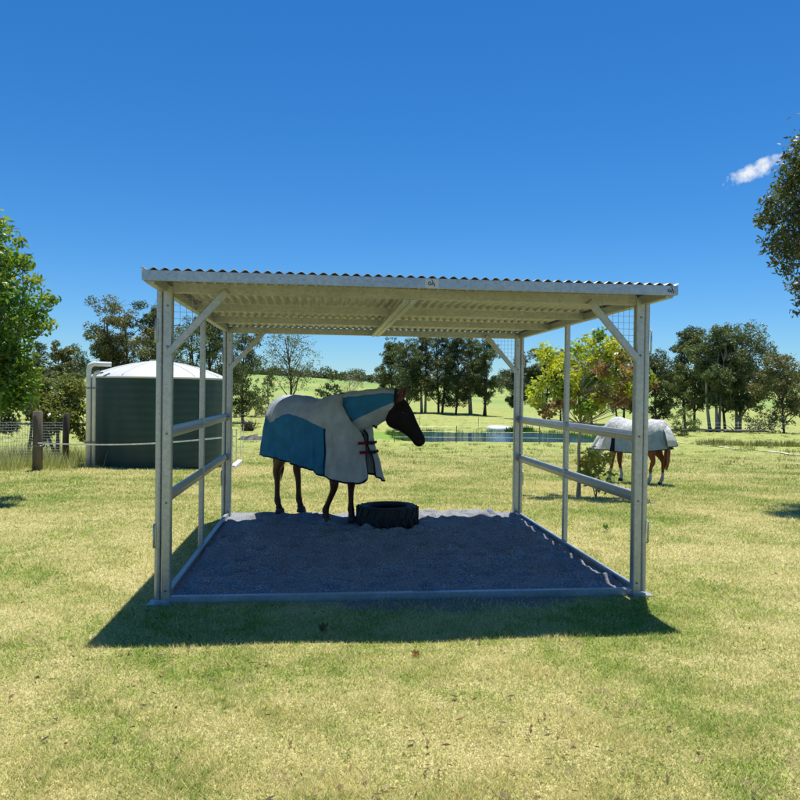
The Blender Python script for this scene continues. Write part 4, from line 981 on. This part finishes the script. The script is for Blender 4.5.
# wire fences with star pickets
def wirefence(pl,label,h=1.15,n=8,sp=None):
    A=[at(a,b) for a,b in pl]; T=empty('wire_fence',A[0],0,label,'fence'); o=A[0]; prs=[]
    for a,b in zip(A[:-1],A[1:]):
        L=(b-a).length; k=max(1,int(L/(sp or 5)))
        for i in range(k): p=a.lerp(b,i/k); prs.append(Vector((p.x,p.y,Hs(p.x,p.y))))
    prs.append(A[-1])
    for p in prs:
        m=MB(); q=p-o; m.tube([(q.x,q.y,q.z-.1),(q.x,q.y,q.z+h)],.028,6); m.build('picket',STEELD,T)
    for z in (.35,.7,1.05):
        m=MB(); m.tube([((p-o).x,(p-o).y,(p-o).z+z) for p in prs],.006,4); m.build('wire',WIRE,T)
wirefence([(395,47),(457,47),(540,46.5),(570,46)],'low wire fence with thin steel pickets along the near side of the pond',1.1,sp=5.5)
wirefence([(225,78),(330,84),(420,88),(540,86),(660,80)],'wire fence with dark pickets crossing the paddock in front of the grove',1.2,sp=7)
wirefence([(640,78),(700,80),(760,79),(840,76)],'wire fence under the right-hand grove of gums',1.2,sp=6)
# fallen logs under the right grove
rr=random.Random(21)
for i,(px,d,l,rz_,lb) in enumerate([(700,89,4.5,.1,'long fallen grey log under the dark-trunked gum'),(722,88,3.5,-.15,'fallen log at the foot of the pale-trunked gum'),(748,88,4.6,-.2,'long dark fallen log under the broad-crowned gum'),(668,92,6,.2,'fallen log left of the small round bush')]):
    g_=at(px,d); T=MB(); limb(T,(-l/2,0,.16),(l/2,0,.2),.20,.09,rr,.09,8)
    for k in range(4): a=rr.uniform(-.4,.4)*l; limb(T,(a,0,.3),(a+rr.uniform(-1,1),rr.uniform(-.6,.6),rr.uniform(.5,1.1)),.07,.02,rr,.15,4)
    o=T.build('fallen_log',simple('old_log',(.15,.13,.11),.9,0,.4,3),None,True); o.location=g_; o.rotation_euler=(0,0,rz_); tag(o,lb,'log','fallen logs under the right grove')

# ------------------------------------------------------------------ light and sky
SUN=Vector((.19,.47,2.35)).normalized()
el=math.asin(SUN.z); az=math.atan2(SUN.x,SUN.y)
sl=bpy.data.lights.new('sun','SUN'); sl.energy=5.0; sl.angle=math.radians(.53); sl.color=(1,.96,.88)
so=bpy.data.objects.new('sun',sl); col.objects.link(so); so.location=(0,0,20); so.rotation_euler=(-SUN).to_track_quat('-Z','Y').to_euler()
w=bpy.data.worlds.new('World'); sc.world=w; w.use_nodes=True; nt=w.node_tree; bg=nt.nodes['Background']
sky=nt.nodes.new('ShaderNodeTexSky'); sky.sky_type='NISHITA'; sky.sun_disc=False; sky.sun_elevation=el; sky.sun_rotation=az
sky.air_density=1.0; sky.dust_density=.1; sky.ozone_density=2.0; sky.altitude=200
hs=N(nt,'ShaderNodeHueSaturation',i={'Saturation':1.15,'Value':1.0}); nt.links.new(mix(nt,1.,sky.outputs[0],(.60,.85,1.13),'MULTIPLY'),hs.inputs['Color'])
# small cloud, fixed in the sky
tc=N(nt,'ShaderNodeTexCoord'); D0=ray(754,171).normalized(); e1=(RX*math.cos(.44)+UY*math.sin(.44)).normalized(); e1=(e1-D0*e1.dot(D0)).normalized(); e2=D0.cross(e1)*-1
def dot(v):
    n_=N(nt,'ShaderNodeVectorMath',operation='DOT_PRODUCT'); nt.links.new(tc.outputs['Generated'],n_.inputs[0]); n_.inputs[1].default_value=v; return n_.outputs['Value']
a_=mth(nt,'DIVIDE',dot(e1),.043); b_=mth(nt,'DIVIDE',dot(e2),.012)
rr_=mth(nt,'ADD',mth(nt,'MULTIPLY',a_,a_),mth(nt,'MULTIPLY',b_,b_))
nz=noise(nt,tc.outputs['Generated'],75,5,.6); nz2=noise(nt,tc.outputs['Generated'],30,3,.5)
dn=mth(nt,'SUBTRACT',mth(nt,'MULTIPLY_ADD',nz,2.4,mth(nt,'MULTIPLY',nz2,1.0)),mth(nt,'ADD',rr_,.95))
front=mth(nt,'GREATER_THAN',dot(D0),.9)
mk=mth(nt,'MULTIPLY',mth(nt,'MULTIPLY_ADD',dn,1.0,.0,clamp=True),front)
nt.links.new(mix(nt,mth(nt,'MULTIPLY',mk,.9),hs.outputs[0],(8.6,8.8,8.8)),bg.inputs['Color']); bg.inputs['Strength'].default_value=.080
sc.view_settings.view_transform='Standard'; sc.view_settings.look='None'; sc.view_settings.exposure=0.5; sc.view_settings.gamma=1
sc.render.engine='CYCLES'; sc.cycles.max_bounces=8; sc.cycles.diffuse_bounces=4
